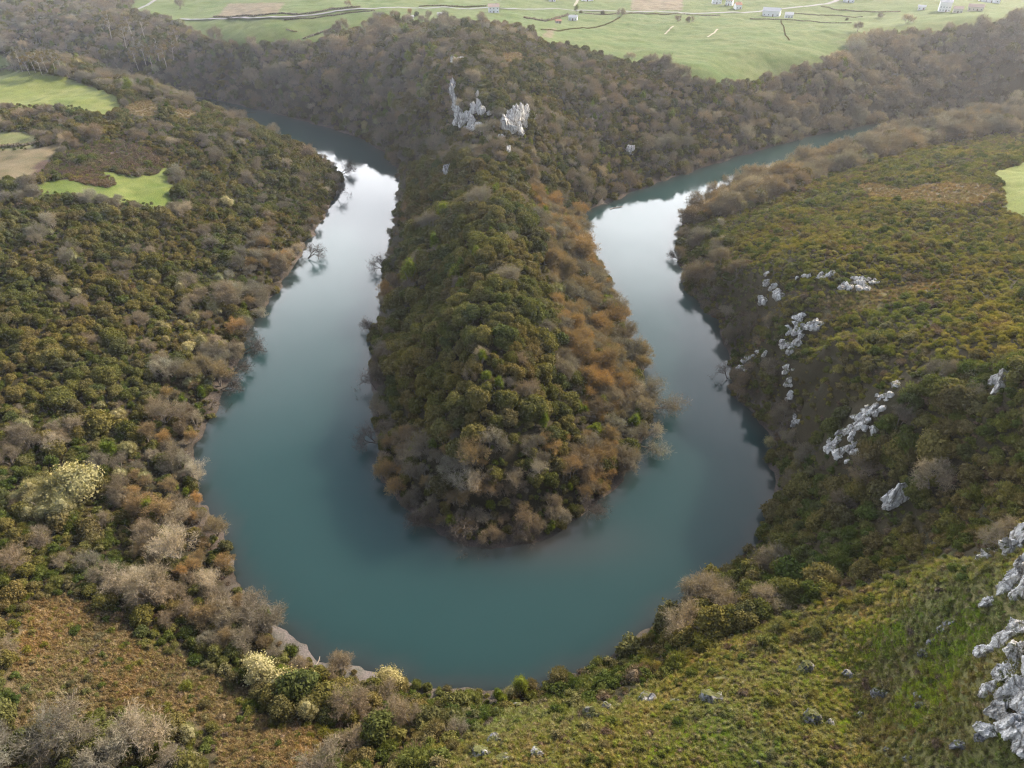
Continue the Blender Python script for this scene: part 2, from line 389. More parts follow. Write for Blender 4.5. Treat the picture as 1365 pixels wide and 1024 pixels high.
def dome_crown(name, m, seed, R=2.6, H=3.6, nl=16, n=1700, leaf=.16, base=.15, spread=.62, rough=.28, spiky=0):
    rg = np.random.default_rng(seed)
    # lobes over a dome
    c = []; tries = 0
    for i in range(nl):
        th = rg.uniform(0, 2 * math.pi); ph = math.acos(rg.uniform(.0, 1))
        k = rg.uniform(.8, 1.08)
        c.append((R * spread * math.sin(ph) * math.cos(th) * k, R * spread * math.sin(ph) * math.sin(th) * k, H * base + H * (.72 - base) * math.cos(ph) * k + rg.uniform(-.1, .1) * H))
    c = np.array(c); r = rg.uniform(.26, .46, nl) * R
    i = rg.integers(0, nl, n * 2)
    d = unit(rg.normal(size=(n * 2, 3)) + np.array([0, 0, .35]))
    p = c[i] + d * (r[i] * (1 + rough * rg.normal(size=n * 2) * .5))[:, None] * np.array([1, 1, .9])
    keep = np.ones(len(p), bool)
    for j in range(nl):
        keep &= (np.linalg.norm(p - c[j], axis=1) > r[j] * .86) | (i == j)
    keep &= p[:, 2] > .05
    p = p[keep][:n]; d = d[keep][:n]
    nn = unit(d + rg.normal(size=d.shape) * .55)
    s = rg.uniform(.6, 1.35, len(p)) * leaf
    if spiky:
        # upright sprigs
        dd = unit(d + np.array([0, 0, spiky]) + rg.normal(size=d.shape) * .3)
        side = unit(np.cross(dd, rg.normal(size=d.shape)))
        Vq = np.stack([p - side * s[:, None] * .35, p + side * s[:, None] * .35, p + dd * s[:, None] * 2.6], 1).reshape(-1, 3)
        tri = Vq
        V4 = tri
        V = [V4]; per = 3
    else:
        V = [quads(p, nn, s, rg, 1.3)]; per = 4
    # inner mass of each lobe
    iv, jf = ICO1
    core = []
    for j in range(nl):
        vv = iv * (1 + rg.normal(size=(len(iv), 1)) * .08) * r[j] * .84 * np.array([1, 1, .9]) + c[j]
        vv[:, 2] = np.maximum(vv[:, 2], .02)
        t = vv[jf]
        if per == 4: t = np.concatenate([t, t[:, 2:3] * .5 + t[:, 0:1] * .5], 1)
        core.append(t.reshape(-1, 3))
    return fast_mesh(name, np.concatenate(V + core), per, m)

def tube_faces(Vs, Fs, p0, p1, r0, r1, sides=5):
    p0 = np.array(p0); p1 = np.array(p1); d = unit(p1 - p0)
    a = unit(np.cross(d, [.3, .2, 1.0] if abs(d[2]) < .9 else [1.0, 0, 0])); b = np.cross(d, a)
    o = len(Vs)
    for p_, r in ((p0, r0), (p1, r1)):
        for k in range(sides):
            t = 2 * math.pi * k / sides
            Vs.append(p_ + (a * math.cos(t) + b * math.sin(t)) * r)
    for k in range(sides):
        Fs.append((o + k, o + (k + 1) % sides, o + sides + (k + 1) % sides, o + sides + k))

def bare_tree(name, seed, H=7.5, spread=.9, twig_m=None, bark=None, tw=.028, ntw=3200, lean=0, multi=3, upright=.45, twl=.6):
    """returns trunk mesh (stems and limbs) and crown mesh (fine twigs)"""
    rg = np.random.default_rng(seed)
    Vs, Fs = [], []
    ends = []
    def grow(p, d, ln, r, lev):
        segs = 3; q0 = p
        for k in range(segs):
            d = unit(d + rg.normal(size=3) * .16 + np.array([0, 0, .05 * upright]))
            q1 = q0 + d * ln / segs
            r1 = r * (.82 if k < segs - 1 else .7)
            tube_faces(Vs, Fs, q0, q1, r, r1, 5 if lev < 2 else 3)
            r = r1
            if lev >= 2: ends.append((q0, q1, d, lev))
            if lev < 4 and (k > 0 or lev > 0):
                for b in range(2 if lev < 3 else 1):
                    dd = unit(d * .8 + unit(np.cross(d, rg.normal(size=3))) * rg.uniform(.5, 1.0) * spread + np.array([0, 0, .25 * upright]))
                    grow(q1, dd, ln * rg.uniform(.55, .75), r * .62, lev + 1)
            q0 = q1
        if lev < 4: grow(q0, unit(d + rg.normal(size=3) * .3), ln * .6, r * .7, lev + 1)
    for s in range(multi):
        a = rg.uniform(0, 2 * math.pi)
        d = unit(np.array([math.cos(a) * .45 * spread + lean, math.sin(a) * .45 * spread, 1.0]))
        grow(np.array([math.cos(a) * .2, math.sin(a) * .2, -.3]), d, H * .36, H * .022, 0)
    E0 = np.array([e[0] for e in ends]); E1 = np.array([e[1] for e in ends]); ED = np.array([e[2] for e in ends])
    i = rg.integers(0, len(E0), ntw); t = rg.uniform(0, 1, (ntw, 1))
    p = E0[i] * (1 - t) + E1[i] * t
    ok = p[:, 2] > .3
    p = p[ok]; i = i[ok]
    d = unit(ED[i] + unit(rg.normal(size=p.shape)) * .95 + np.array([0, 0, .3 * upright]))
    ln = rg.uniform(.5, 1.3, (len(p), 1)) * twl
    side = unit(np.cross(d, rg.normal(size=p.shape))) * tw * rg.uniform(.6, 1.4, (len(p), 1))
    mid = p + d * ln * .5 + rg.normal(size=p.shape) * .04
    V = np.stack([p - side, p + side, p + d * ln], 1)
    d2 = unit(d + unit(rg.normal(size=p.shape)) * .7)
    V2 = np.stack([mid - side * .8, mid + side * .8, mid + d2 * ln * .7], 1)
    tm = mesh(name + '_trunk', Vs, Fs, bark)
    cm = fast_mesh(name + '_crown', np.concatenate([V, V2]).reshape(-1, 3), 3, twig_m)
    return tm, cm

def stem_mesh(name, seed, H, m, r=.12, n=4):
    rg = np.random.default_rng(seed); Vs, Fs = [], []
    for k in range(n):
        a = rg.uniform(0, 6.28)
        tube_faces(Vs, Fs, (0, 0, -.5), (math.cos(a) * H * .12, math.sin(a) * H * .12, H * .35), r, r * .8)
        tube_faces(Vs, Fs, (math.cos(a) * H * .12, math.sin(a) * H * .12, H * .35), (math.cos(a) * H * .25, math.sin(a) * H * .25, H * .68), r * .8, r * .3)
    return mesh(name, Vs, Fs, m)

def euc_tree(seed, H=22):
    rg = np.random.default_rng(seed); Vs, Fs = [], []
    top = np.array([rg.uniform(-1, 1), rg.uniform(-1, 1), H * .86])
    tube_faces(Vs, Fs, (0, 0, -.5), top * .5, .34, .24, 7); tube_faces(Vs, Fs, top * .5, top, .24, .08, 7)
    P_, D_ = [], []
    core = []
    for k in range(15):
        t = rg.uniform(.42, 1.0); a = rg.uniform(0, 6.28)
        b0 = top * t; ln = H * .16 * (1.25 - t) * 1.8 + .6
        c = b0 + np.array([math.cos(a) * ln, math.sin(a) * ln, ln * .75])
        tube_faces(Vs, Fs, b0, c, .1, .04, 4)
        rr = rg.uniform(.8, 1.5)
        nn = 220
        d = unit(rg.normal(size=(nn, 3)))
        P_.append(c + d * rr * rg.uniform(.3, 1.15, (nn, 1)) * np.array([1, 1, .85])); D_.append(d)
    P_ = np.concatenate(P_); D_ = np.concatenate(D_)
    V = quads(P_, unit(D_ + rg.normal(size=D_.shape)), rg.uniform(.12, .26, len(P_)), rg, 1.4)
    return mesh('eucalyptus_trunk', Vs, Fs, M['barkpale']), fast_mesh('eucalyptus_crown', V, 4, LM['euc'])

def tuft(name, seed, m, n=70, h=.5, r=.32, wdt=.03):
    rg = np.random.default_rng(seed)
    a = rg.uniform(0, 6.28, n); q_ = np.sqrt(rg.uniform(0, 1, n)) * r
    p = np.stack([np.cos(a) * q_, np.sin(a) * q_, np.zeros(n) - .03], 1)
    d = unit(np.stack([np.cos(a) * q_ / r * .9, np.sin(a) * q_ / r * .9, np.full(n, .8)], 1) + rg.normal(size=(n, 3)) * .25)
    s = unit(np.cross(d, rg.normal(size=(n, 3)))) * wdt
    V = np.stack([p - s, p + s, p + d * (h * rg.uniform(.5, 1.2, (n, 1)))], 1)
    return fast_mesh(name, V.reshape(-1, 3), 3, m)

# ------------------------------------------------------------------ ground sheet
ny, nx = MH.shape
V = np.stack([MX, MY, MH], -1).reshape(-1, 3).astype(np.float32)
idx = np.arange(nx * ny).reshape(ny, nx)
Q = np.stack([idx[:-1, :-1], idx[:-1, 1:], idx[1:, 1:], idx[1:, :-1]], -1).reshape(-1, 4).astype(np.int32)
me = bpy.data.meshes.new('terrain')
me.vertices.add(len(V)); me.vertices.foreach_set('co', V.ravel())
me.loops.add(Q.size); me.loops.foreach_set('vertex_index', Q.ravel())
me.polygons.add(len(Q)); me.polygons.foreach_set('loop_start', np.arange(0, Q.size, 4, dtype=np.int32))
me.polygons.foreach_set('use_smooth', np.ones(len(Q), bool))
me.update(calc_edges=True)
ca = me.color_attributes.new('Col', 'FLOAT_COLOR', 'POINT')
ca.data.foreach_set('color', np.concatenate([col.reshape(-1, 3), np.ones((nx * ny, 1))], 1).astype(np.float32).ravel())
me.materials.append(M['ground'])
terrain = obj('terrain', me); terrain['kind'] = 'structure'
# river surface
wx = np.arange(-900, 1000, 4.0); wy = np.concatenate([np.arange(40, 480, 3.0), np.arange(480, 1000, 8.0)])
WX, WY = np.meshgrid(wx, wy)
dd = -rdist(WX, WY)
sh = np.clip(1 - dd / (4.5 + 4 * fbm(WX / 9, WY / 9, 55)), 0, 1) ** 1.5 * .6
tipx, tipy = at_z(720, 722); s2 = np.exp(-(((WX - tipx) / 24) ** 2 + ((WY - tipy) / 9) ** 2)); sh = np.clip(sh + s2 * .55, 0, .85)
ny2, nx2 = WX.shape
idx = np.arange(nx2 * ny2).reshape(ny2, nx2)
Q = np.stack([idx[:-1, :-1], idx[:-1, 1:], idx[1:, 1:], idx[1:, :-1]], -1).reshape(-1, 4)
me = bpy.data.meshes.new('river'); me.from_pydata(np.stack([WX, WY, WX * 0], -1).reshape(-1, 3).tolist(), [], Q.tolist())
aa = me.attributes.new('shallow', 'FLOAT', 'POINT'); aa.data.foreach_set('value', sh.astype(np.float32).ravel())
me.materials.append(M['water'])
river = obj('river_water', me); river['kind'] = 'structure'

# ------------------------------------------------------------------ limestone outcrops
EXCL = []   # (x, y, along, across) cleared round each outcrop
def blob(cx, cy, cz, rx, ry, rz, seed, sub=4, yaw=0, amp=.35):
    iv, jf = ico(sub)
    out_ = np.empty_like(iv)
    rg = np.random.default_rng(int(abs(seed) * 1000) % 99991)
    pn = unit(rg.normal(size=(16, 3)) * np.array([1, 1, .7])); pd = rg.uniform(.62, 1.0, 16)
    rad = np.min(np.where(iv @ pn.T > .15, pd / np.maximum(iv @ pn.T, .15), 1.35), 1)
    cyw, syw = math.cos(yaw), math.sin(yaw)
    fine = .07 if sub >= 5 else .03
    for k, v in enumerate(iv):
        pv = Vector((v[0] * 1.5 + seed * 3.1, v[1] * 1.5, v[2] * 1.1 + seed))
        a = mnoise.fractal(pv * 1.4, 1.0, 2.1, 5) * .16
        fl = abs(mnoise.noise(Vector((v[0] * 5.5 + v[2] * 1.5 + seed, v[1] * 5.5, v[2] * 1.0)))) * .32
        cel = mnoise.cell(Vector((v[0] * 3.0 + v[2] + seed, v[1] * 3.0, v[2] * 2.2))) * .10
        s = rad[k] * (1.05 + a - fl + cel + fine * mnoise.noise(Vector((v[0] * 14 + seed, v[1] * 14, v[2] * 7))))
        p_ = v * s
        x = p_[0] * rx; y = p_[1] * ry; z = p_[2] * rz
        out_[k] = (cx + x * cyw - y * syw, cy + x * syw + y * cyw, cz + z)
    return out_, jf
def outcrop(label, blobs, m='rock', cat='rock outcrop', name='limestone_outcrop', group=None, lift=.3, deep=.5, clear=1.0, sub=4, shatter=False):
    X0, Y0, Z0 = ground(blobs[0][0], blobs[0][1]); ms = []
    if shatter:
        rr = random.Random(blobs[0][0]); nb_ = []
        for bx, by, bw, bh in blobs:
            for q_ in range(max(2, int(bw * bh / 36))):
                a = rr.uniform(0, 6.28); t = math.sqrt(rr.random()) * .55
                w_ = rr.uniform(6, 14)
                nb_.append((bx + math.cos(a) * t * bw, by + math.sin(a) * t * bh, w_, w_ * rr.uniform(.5, 1.0)))
        blobs = nb_; sub = 3; clear = .9
    for k, (bx, by, bw, bh) in enumerate(blobs):
        X, Y, Z = ground(bx, by + bh * .25)
        dep = project(X, Y, Z)[2]
        rx = bw * dep / F * .5; rz = bh * dep / F * .5 * 1.1; ry = max(rx * deep, rz * .5)
        V_, F_ = blob(X - X0, Y - Y0, Z - Z0 + rz * lift, rx, ry, rz, seed=bx * .37 + by * .11, sub=sub, yaw=random.uniform(-.4, .4))
        ms.append(mesh('rock_mass', V_, F_.tolist(), M[m]))
        EXCL.append((X, Y, rx * .95 * clear, (ry + 1.6) if shatter else ry + max(rz, 2.0) * 1.5 * clear, ry * .7))
    o = obj(name, None if len(ms) > 1 else ms[0], loc=(X0, Y0, Z0)); tag(o, label, cat, group)
    if len(ms) > 1:
        for q_ in ms: obj('rock_mass', q_, o)
    return o
G1 = 'limestone outcrops among the scrub'
outcrop('tall narrow white cliff face on the left side of the wooded crag', [(603,114,9,16),(604,124,10,18),(606,134,10,18),(608,145,11,18),(611,155,12,18),(616,163,12,16),(607,166,10,12)], lift=.35)
outcrop('broken white cliff in the middle of the crag between two bush clumps', [(636,131,10,14),(639,139,12,14),(632,146,14,14),(641,148,12,10),(624,153,14,14),(618,162,14,12),(628,163,14,12),(636,168,14,8),(643,172,14,7),(631,171,12,8),(652,152,9,6),(622,172,10,8)], lift=.25, deep=.8)
outcrop('broad white limestone cliff with vertical streaks on the right of the crag', [(674,165,15,22),(681,160,16,28),(688,155,16,30),(695,151,16,26),(702,154,13,20),(680,172,16,16),(691,170,16,18),(699,164,12,14),(712,157,14,6)], lift=.3, deep=.7)
outcrop('small white rock face on the upper end of the wooded ridge', [(606,85,8,16),(615,82,14,12)], lift=.5)
outcrop('small white rock sliver below the broad cliff on the peninsula', [(678,205,6,16),(668,184,12,6)], lift=.7)
outcrop('small pale rock in the left flank trees of the peninsula', [(595,230,10,12)], lift=.9)
outcrop('small pale rock in the trees right of the crag above the river', [(841,203,10,12)], lift=.9)
outcrop('pale rocks on the top edge of the river cliff, upper left of the right slope', [(1020,375,10,20),(1014,398,14,12),(1034,388,16,16),(1040,398,10,8)], deep=.7, shatter=True)
outcrop('long flat band of pale rocks along the crest of the right slope', [(1075,370,26,6),(1100,368,18,6),(1128,380,22,12),(1140,376,24,10),(1165,373,18,8),(1150,382,16,8)], deep=.7, shatter=True)
outcrop('cluster of white rocks halfway down the river cliff with three knobs', [(1067,430,20,16),(1062,442,26,14),(1087,438,20,16),(1047,462,16,18),(1058,458,16,10)], deep=.7, shatter=True)
outcrop('thin pale rock rib on the spur beside the river', [(1000,480,16,8),(1012,473,18,7),(992,490,10,10)], deep=.7, shatter=True)
outcrop('small pale rocks low on the river cliff in a vertical line', [(1052,496,12,12),(1050,515,10,14),(1054,530,12,10),(1060,560,14,14)], deep=.7, shatter=True)
outcrop('large speckled white outcrop in the middle of the right slope', [(1180,528,26,12),(1160,545,28,16),(1150,562,26,18),(1125,580,26,20),(1110,596,26,24),(1128,608,28,16),(1142,600,22,14),(1200,515,24,6),(1156,575,16,12)], deep=.7, shatter=True)
outcrop('pale streaked rock face near the right end of the slope, below a bush', [(1322,508,14,22),(1332,504,16,26),(1329,518,14,18)], lift=.5)
outcrop('rounded white boulder with moss in the dark scrub', [(1195,662,34,32),(1188,674,24,18),(1204,660,22,24)], lift=.5, cat='boulder', name='limestone_boulder')
outcrop('pale rock rib at the top of the grassy slope by the dark scrub', [(1318,738,30,14),(1306,742,18,10),(1345,730,32,34),(1358,718,30,44)], lift=.4)
outcrop('jagged white crag standing right above the lush grass', [(1352,765,26,30),(1366,750,34,40),(1340,782,22,24),(1314,805,18,18),(1355,790,26,30),(1370,780,30,50)], lift=.25, sub=5, deep=.8)
outcrop('big white limestone cliff cut by the lower right corner', [(1352,838,30,34),(1334,852,30,30),(1314,868,28,20),(1300,874,16,12),(1352,868,34,40),(1336,892,34,34),(1318,915,24,26),(1346,920,40,46),(1326,945,32,40),(1352,958,44,56),(1316,972,26,26),(1368,990,44,60),(1385,880,50,110),(1370,930,44,60)], lift=.2, sub=5, deep=.85)
small = [(1252,840,14,10),(1229,873,18,12),(1166,925,22,16),(1176,925,14,10),(1080,955,30,24),(945,928,34,16),(1073,890,20,16),(1128,898,16,10),(1222,928,14,10),(1226,940,16,12),(1275,995,20,16),
         (690,918,0,0),(783,953,24,20),(640,1002,28,16),(668,1010,22,12),(715,1003,20,12),(657,985,22,14),(1010,1017,16,10),(900,935,14,8),(1105,965,14,10),(860,930,30,16),(1208,1010,14,8),(1145,955,12,8),(1300,985,18,12),(1262,830,16,14),(1240,855,12,8),(1180,1000,10,6),(692,940,20,12),(808,942,16,12)]
desc = ['by the lush grass','below the crag','in the middle of the grassy slope','beside the largest grassy slope rock','in a dark hollow of the lower slope','at the edge of the scrub','on the mid slope tussocks','left of the lush patch','on the lower lush grass','just under another rock on the lush grass','near the lower right cliff']
sizes = ['jagged','low','cracked','knobbly','flat-topped','squat','angular']
for k, (a, b, ww, hh) in enumerate(small):
    if ww == 0: continue
    where = desc[k] if k < len(desc) else ('on the left part of the grassy foreground hill' if a < 750 else 'on the grassy hill at the bottom centre' if a < 1050 else 'on the grassy slope at the lower right')
    o = outcrop('%s grey limestone rock %s' % (sizes[k % 7], where), [(a, b, ww, hh), (a + ww * .3, b + 2, ww * .6, hh * .8)], m='rock_grey', cat='rock', name='weathered_rock', group='grey rocks poking through the foreground grass', lift=.25, deep=.8, clear=.6, sub=3)

def cleared(X, Y, core=False):
    r = np.zeros(X.shape, bool)
    for (ex, ey, ax, fr, bk) in EXCL:
        # strip from the rock towards the viewer's valley side
        dl = math.hypot(ex, ey); ux, uy = -ex / dl, -ey / dl
        al = (X - ex) * ux + (Y - ey) * uy; ac = -(X - ex) * uy + (Y - ey) * ux
        r |= (np.abs(ac) < ax) & (al > -bk * .6) & (al < (bk if core else fr))
    return r

# ------------------------------------------------------------------ plants: kinds
KINDS = {}
def kind(key, name, cat, variants, two):
    KINDS[key] = dict(name=name, cat=cat, var=variants, two=two, pts=[])
kind('oak', 'holm_oak', 'evergreen tree', [(stem_mesh('holm_oak_trunk', s, 4.2, M['bark']), dome_crown('holm_oak_crown', LM['oak'], s, 2.7, 4.4, nl, 2300, .15)) for s, nl in ((1, 15), (2, 20), (3, 12), (4, 24))], True)
kind('shrub', 'evergreen_shrub', 'shrub', [dome_crown('evergreen_shrub', LM['shrub'], s, 1.6, 2.1, nl, 1500, .12, base=.1, rough=.5, spiky=sk) for s, nl, sk in ((11, 10, 0), (12, 14, .6), (13, 9, 0), (14, 12, 1.0))], False)
kind('gorse', 'gorse_bush', 'shrub', [dome_crown('gorse_bush', LM['gorse'], s, 1.15, 1.15, 9, 900, .11, base=.05, rough=.5, spiky=.9) for s in (21, 22, 23)], False)
kind('heath', 'bramble_mound', 'shrub', [dome_crown('bramble_mound', LM['heath'], s, 1.5, .95, 9, 900, .10, base=.0, rough=.5, spiky=.5) for s in (25, 26, 27)], False)
kind('bare', 'bare_tree', 'bare tree', [bare_tree('bare_tree', s, H, sprd, LM['bare'], M['bark'], ntw=3300, multi=mu, tw=.026) for s, H, sprd, mu in ((31, 7.5, .95, 3), (32, 8.5, .8, 2), (33, 6.5, 1.1, 4))], True)
kind('ochre', 'ochre_willow', 'bare tree', [bare_tree('ochre_willow', s, H, sprd, LM['ochre'], M['bark'], ntw=3300, multi=mu, upright=.8, tw=.026) for s, H, sprd, mu in ((41, 7.0, .8, 4), (42, 8.0, .7, 3))], True)
kind('cream', 'flowering_willow', 'flowering tree', [(stem_mesh('flowering_willow_trunk', s, 6, M['barkpale'], .14), dome_crown('flowering_willow_crown', LM['cream'], s, 3.0, 5.6, nl, 3600, .12, base=.2, rough=.95, spread=.72)) for s, nl in ((51, 26), (52, 20))], True)
kind('sallow', 'sallow_bush', 'tree', [(stem_mesh('sallow_trunk', s, 4.6, M['barkpale'], .1), dome_crown('sallow_crown', LM['sallow'], s, 2.2, 4.4, 16, 2400, .11, base=.25, rough=.8, spiky=.7)) for s in (55, 56)], True)
kind('fresh', 'leafy_green_tree', 'tree', [(stem_mesh('green_tree_trunk', s, 5, M['bark']), dome_crown('green_tree_crown', LM['fresh'], s, 1.7, 5.4, 16, 2200, .13, base=.2, rough=.7, spiky=.8)) for s in (61, 62)], True)
kind('euc', 'eucalyptus', 'tree', [euc_tree(s) for s in (71, 72, 73)], True)
kind('grass', 'grass_tussock', 'grass', [tuft('grass_tussock', 81, LM['grass'], 170, .42, .5, .03)] + [dome_crown('grass_tussock', LM['grass'], s, .5, .5, 4, 320, .05, base=.0, rough=.6, spiky=1.0) for s in (82, 83)], False)
kind('pale', 'pale_limbed_tree', 'bare tree', [bare_tree('pale_limbed_tree', s, 9.5, .85, LM['pale'], M['barkpale'], ntw=2600, multi=3, tw=.024) for s in (91, 92)], True)
kind('lush', 'lush_grass', 'grass', [tuft('lush_grass', s, LM['lush'], 200, .28, .6, .03) for s in (87, 88)], False)
kind('dead', 'dead_bracken', 'bracken', [tuft('dead_bracken', 85, LM['dead'], 60, .5, .5, .06), dome_crown('dead_bracken', LM['dead'], 86, .55, .5, 5, 260, .07, base=.0, rough=.7, spiky=.6)], False)

# ------------------------------------------------------------------ planting plan, first match wins
PEN = [(478,235),(600,215),(700,220),(775,270),(800,330),(850,420),(910,500),(905,600),(850,680),(760,730),(640,760),(560,720),(480,660),(470,500),(480,350)]
PENRIGHT = [(706,250),(775,280),(800,330),(850,420),(910,500),(905,600),(850,690),(790,700),(775,600),(750,500),(742,420),(725,340)]
PENLEFT = [(478,235),(545,230),(545,300),(530,380),(520,470),(525,560),(560,600),(600,640),(560,720),(470,680),(470,450)]
PENTIP = [(480,600),(560,580),(640,590),(740,590),(800,600),(870,650),(760,760),(560,760)]
CRAG = [(590,60),(760,60),(900,105),(1020,110),(1000,150),(900,240),(800,270),(700,225),(600,215),(545,190),(570,130)]
CRAGTOP = [(500,30),(620,40),(760,60),(880,92),(900,112),(760,112),(740,150),(650,150),(600,130),(612,80),(560,52)]
RAV = [(-80,-40),(180,-40),(175,12),(230,22),(300,56),(425,53),(500,34),(620,50),(600,130),(560,190),(545,235),(500,215),(430,185),(280,140),(100,120),(-80,120)]
FARR = [(880,90),(960,104),(1080,84),(1145,54),(1220,38),(1460,10),(1460,170),(1150,190),(1000,230),(880,250)]
BANKR = [(1000,300),(890,300),(905,260),(980,225),(1100,195),(1300,150),(1460,130),(1460,160),(1365,172),(1250,192),(1200,205),(1100,235),(1010,275),(930,300)]
RSLOPE = [(890,290),(1010,270),(1120,225),(1260,180),(1460,150),(1460,480),(1365,480),(1240,500),(1180,520),(1100,560),(1020,580),(960,540),(890,400)]
RCLIFF = [(880,300),(960,300),(985,360),(1010,380),(1060,470),(1050,540),(1070,600),(1000,590),(955,500),(880,400)]
RDARK = [(1000,600),(1100,600),(1200,540),(1300,480),(1460,470),(1460,740),(1330,735),(1240,745),(1150,780),(1080,810),(990,835),(930,878),(830,930),(760,935),(700,905),(850,800),(1000,700)]
LDARK = [(-80,270),(60,275),(230,290),(330,320),(300,420),(240,500),(200,560),(120,560),(-80,570)]
LUP = [(-80,70),(60,68),(290,130),(440,190),(470,240),(430,300),(330,320),(230,290),(60,275),(-80,270)]
LBANK = [(330,150),(470,200),(480,250),(440,330),(390,400),(350,480),(320,560),(290,640),(330,760),(400,850),(380,880),(300,880),(210,800),(180,700),(140,600),(200,560),(240,490),(300,420),(340,330),(400,260),(370,210)]
LLOW = [(-80,560),(200,560),(190,700),(210,800),(300,880),(400,880),(520,880),(640,900),(700,905),(760,935),(640,975),(600,1010),(580,1100),(-80,1100)]
ALLM = [p for p in MEADOWS.values()] + [p for k, p in TAN.items() if k != 'rt'] + list(BROWN.values())
REG = [
 # name, polygon, spacing, {kind: share}, scale range, where
 ('islet', ISL, 1.5, {'heath': .9, 'gorse': .1}, (.6, 1.0), 'on the brown mound in the small green meadow'),
 ('meadow', None, 0, {}, (1, 1), ''),
 ('fern', FERN, 1.7, {'heath': .88, 'gorse': .05, 'shrub': .07}, (.6, 1.1), 'in the brown bramble patch above the small meadow'),
 ('brk', BRK1, 2.6, {'heath': .35, 'shrub': .25, 'gorse': .40}, (.35, .8), 'in the dead bracken clearing at lower left'),
 ('brk2', BRK2, 2.6, {'heath': .3, 'shrub': .3, 'gorse': .4}, (.4, .8), 'in the small bracken clearing at the bottom edge'),
 ('belt', [(600,1000),(690,940),(760,925),(830,915),(900,895),(985,835),(1080,805),(1150,775),(1240,745),(1330,735),(1340,765),(1250,778),(1170,805),(1090,850),(1010,880),(960,915),(880,930),(800,950),(720,965),(650,1000)], 2.3, {'shrub': .45, 'heath': .2, 'gorse': .25, 'none': .10}, (.45, 1.0), 'on the upper edge of the grassy foreground slope'),
 ('grass', GRASS, 2.6, {'gorse': .30, 'heath': .45, 'shrub': .22, 'none': .03}, (.25, .75), 'on the grassy foreground slope'),
 ('rt', TAN['rt'], 2.6, {'heath': .3, 'none': .7}, (.3, .7), 'in the tan clearing on the right hillside'),
 ('lowr', LOWR, 2.2, {'gorse': .6, 'heath': .4}, (.4, .7), 'on the pale crest of the right slope'),
 ('penright', PENRIGHT, 3.0, {'ochre': .42, 'bare': .32, 'oak': .14, 'sallow': .05, 'fresh': .07}, (.65, 1.15), 'on the right shore of the wooded peninsula'),
 ('pentip', PENTIP, 3.0, {'bare': .36, 'ochre': .13, 'oak': .28, 'fresh': .06, 'shrub': .17}, (.6, 1.0), 'at the tip of the wooded peninsula'),
 ('penleft', PENLEFT, 3.1, {'bare': .34, 'oak': .48, 'ochre': .08, 'shrub': .10}, (.55, .9), 'on the left shore of the wooded peninsula'),
 ('pen', PEN, 3.7, {'oak': .95, 'bare': .03, 'fresh': .02}, (.85, 1.3), 'on the ridge of the wooded peninsula'),
 ('cragtop', CRAGTOP, 3.2, {'oak': .62, 'shrub': .2, 'bare': .10, 'gorse': .08}, (.6, 1.0), 'on top of the crag hill'),
 ('crag', CRAG, 4.0, {'bare': .36, 'oak': .60, 'fresh': .04}, (.6, 1.05), 'on the steep slope right of the crag'),
 ('rav', RAV, 4.2, {'bare': .36, 'oak': .56, 'sallow': .04, 'fresh': .04}, (.7, 1.25), 'on the shady slope left of the crag'),
 ('bankr', BANKR, 3.6, {'bare': .68, 'ochre': .05, 'oak': .13, 'sallow': .14}, (.9, 1.55), 'on the near bank of the right river arm'),
 ('farr', FARR, 4.4, {'bare': .68, 'oak': .20, 'sallow': .10, 'fresh': .02}, (.75, 1.35), 'on the hazy slope across the right river arm'),
 ('rcliff', RCLIFF, 1.85, {'shrub': .52, 'gorse': .20, 'heath': .14, 'bare': .10, 'oak': .04}, (.6, 1.1), 'on the river cliff of the right bank'),
 ('rslope', RSLOPE, 1.95, {'gorse': .74, 'shrub': .14, 'heath': .12}, (.6, 1.15), 'on the open gorse slope at right'),
 ('rdark', RDARK, 2.0, {'shrub': .62, 'heath': .12, 'gorse': .14, 'oak': .10, 'bare': .03}, (.7, 1.4), 'in the dark scrub on the lower right slope'),
 ('ldark', LDARK, 2.45, {'oak': .36, 'shrub': .42, 'gorse': .14, 'heath': .03, 'bare': .03, 'sallow': .02}, (.55, .95), 'on the dark scrubby slope at left'),
 ('lup', LUP, 2.5, {'oak': .28, 'shrub': .40, 'gorse': .14, 'heath': .07, 'bare': .06}, (.55, .95), 'around the left hill meadows'),
 ('lbank', LBANK, 3.4, {'bare': .24, 'ochre': .13, 'shrub': .30, 'oak': .23, 'sallow': .06, 'fresh': .04}, (.55, 1.1), 'along the left river bank'),
 ('llow', LLOW, 2.25, {'shrub': .62, 'bare': .05, 'gorse': .16, 'oak': .10, 'heath': .03, 'fresh': .01, 'sallow': .03}, (.6, 1.15), 'in the scrub at the lower left'),
 ('rest', 'ALL', 4.5, {'oak': .4, 'bare': .3, 'shrub': .3}, (.7, 1.1), 'on the edge of the scene'),
]
SPEC = []  # specials keep their own space: (x,y,r)
def near_special(X, Y):
    r = np.zeros(X.shape, bool)
    for x, y, q_ in SPEC: r |= (X - x) ** 2 + (Y - y) ** 2 < q_ * q_
    return r
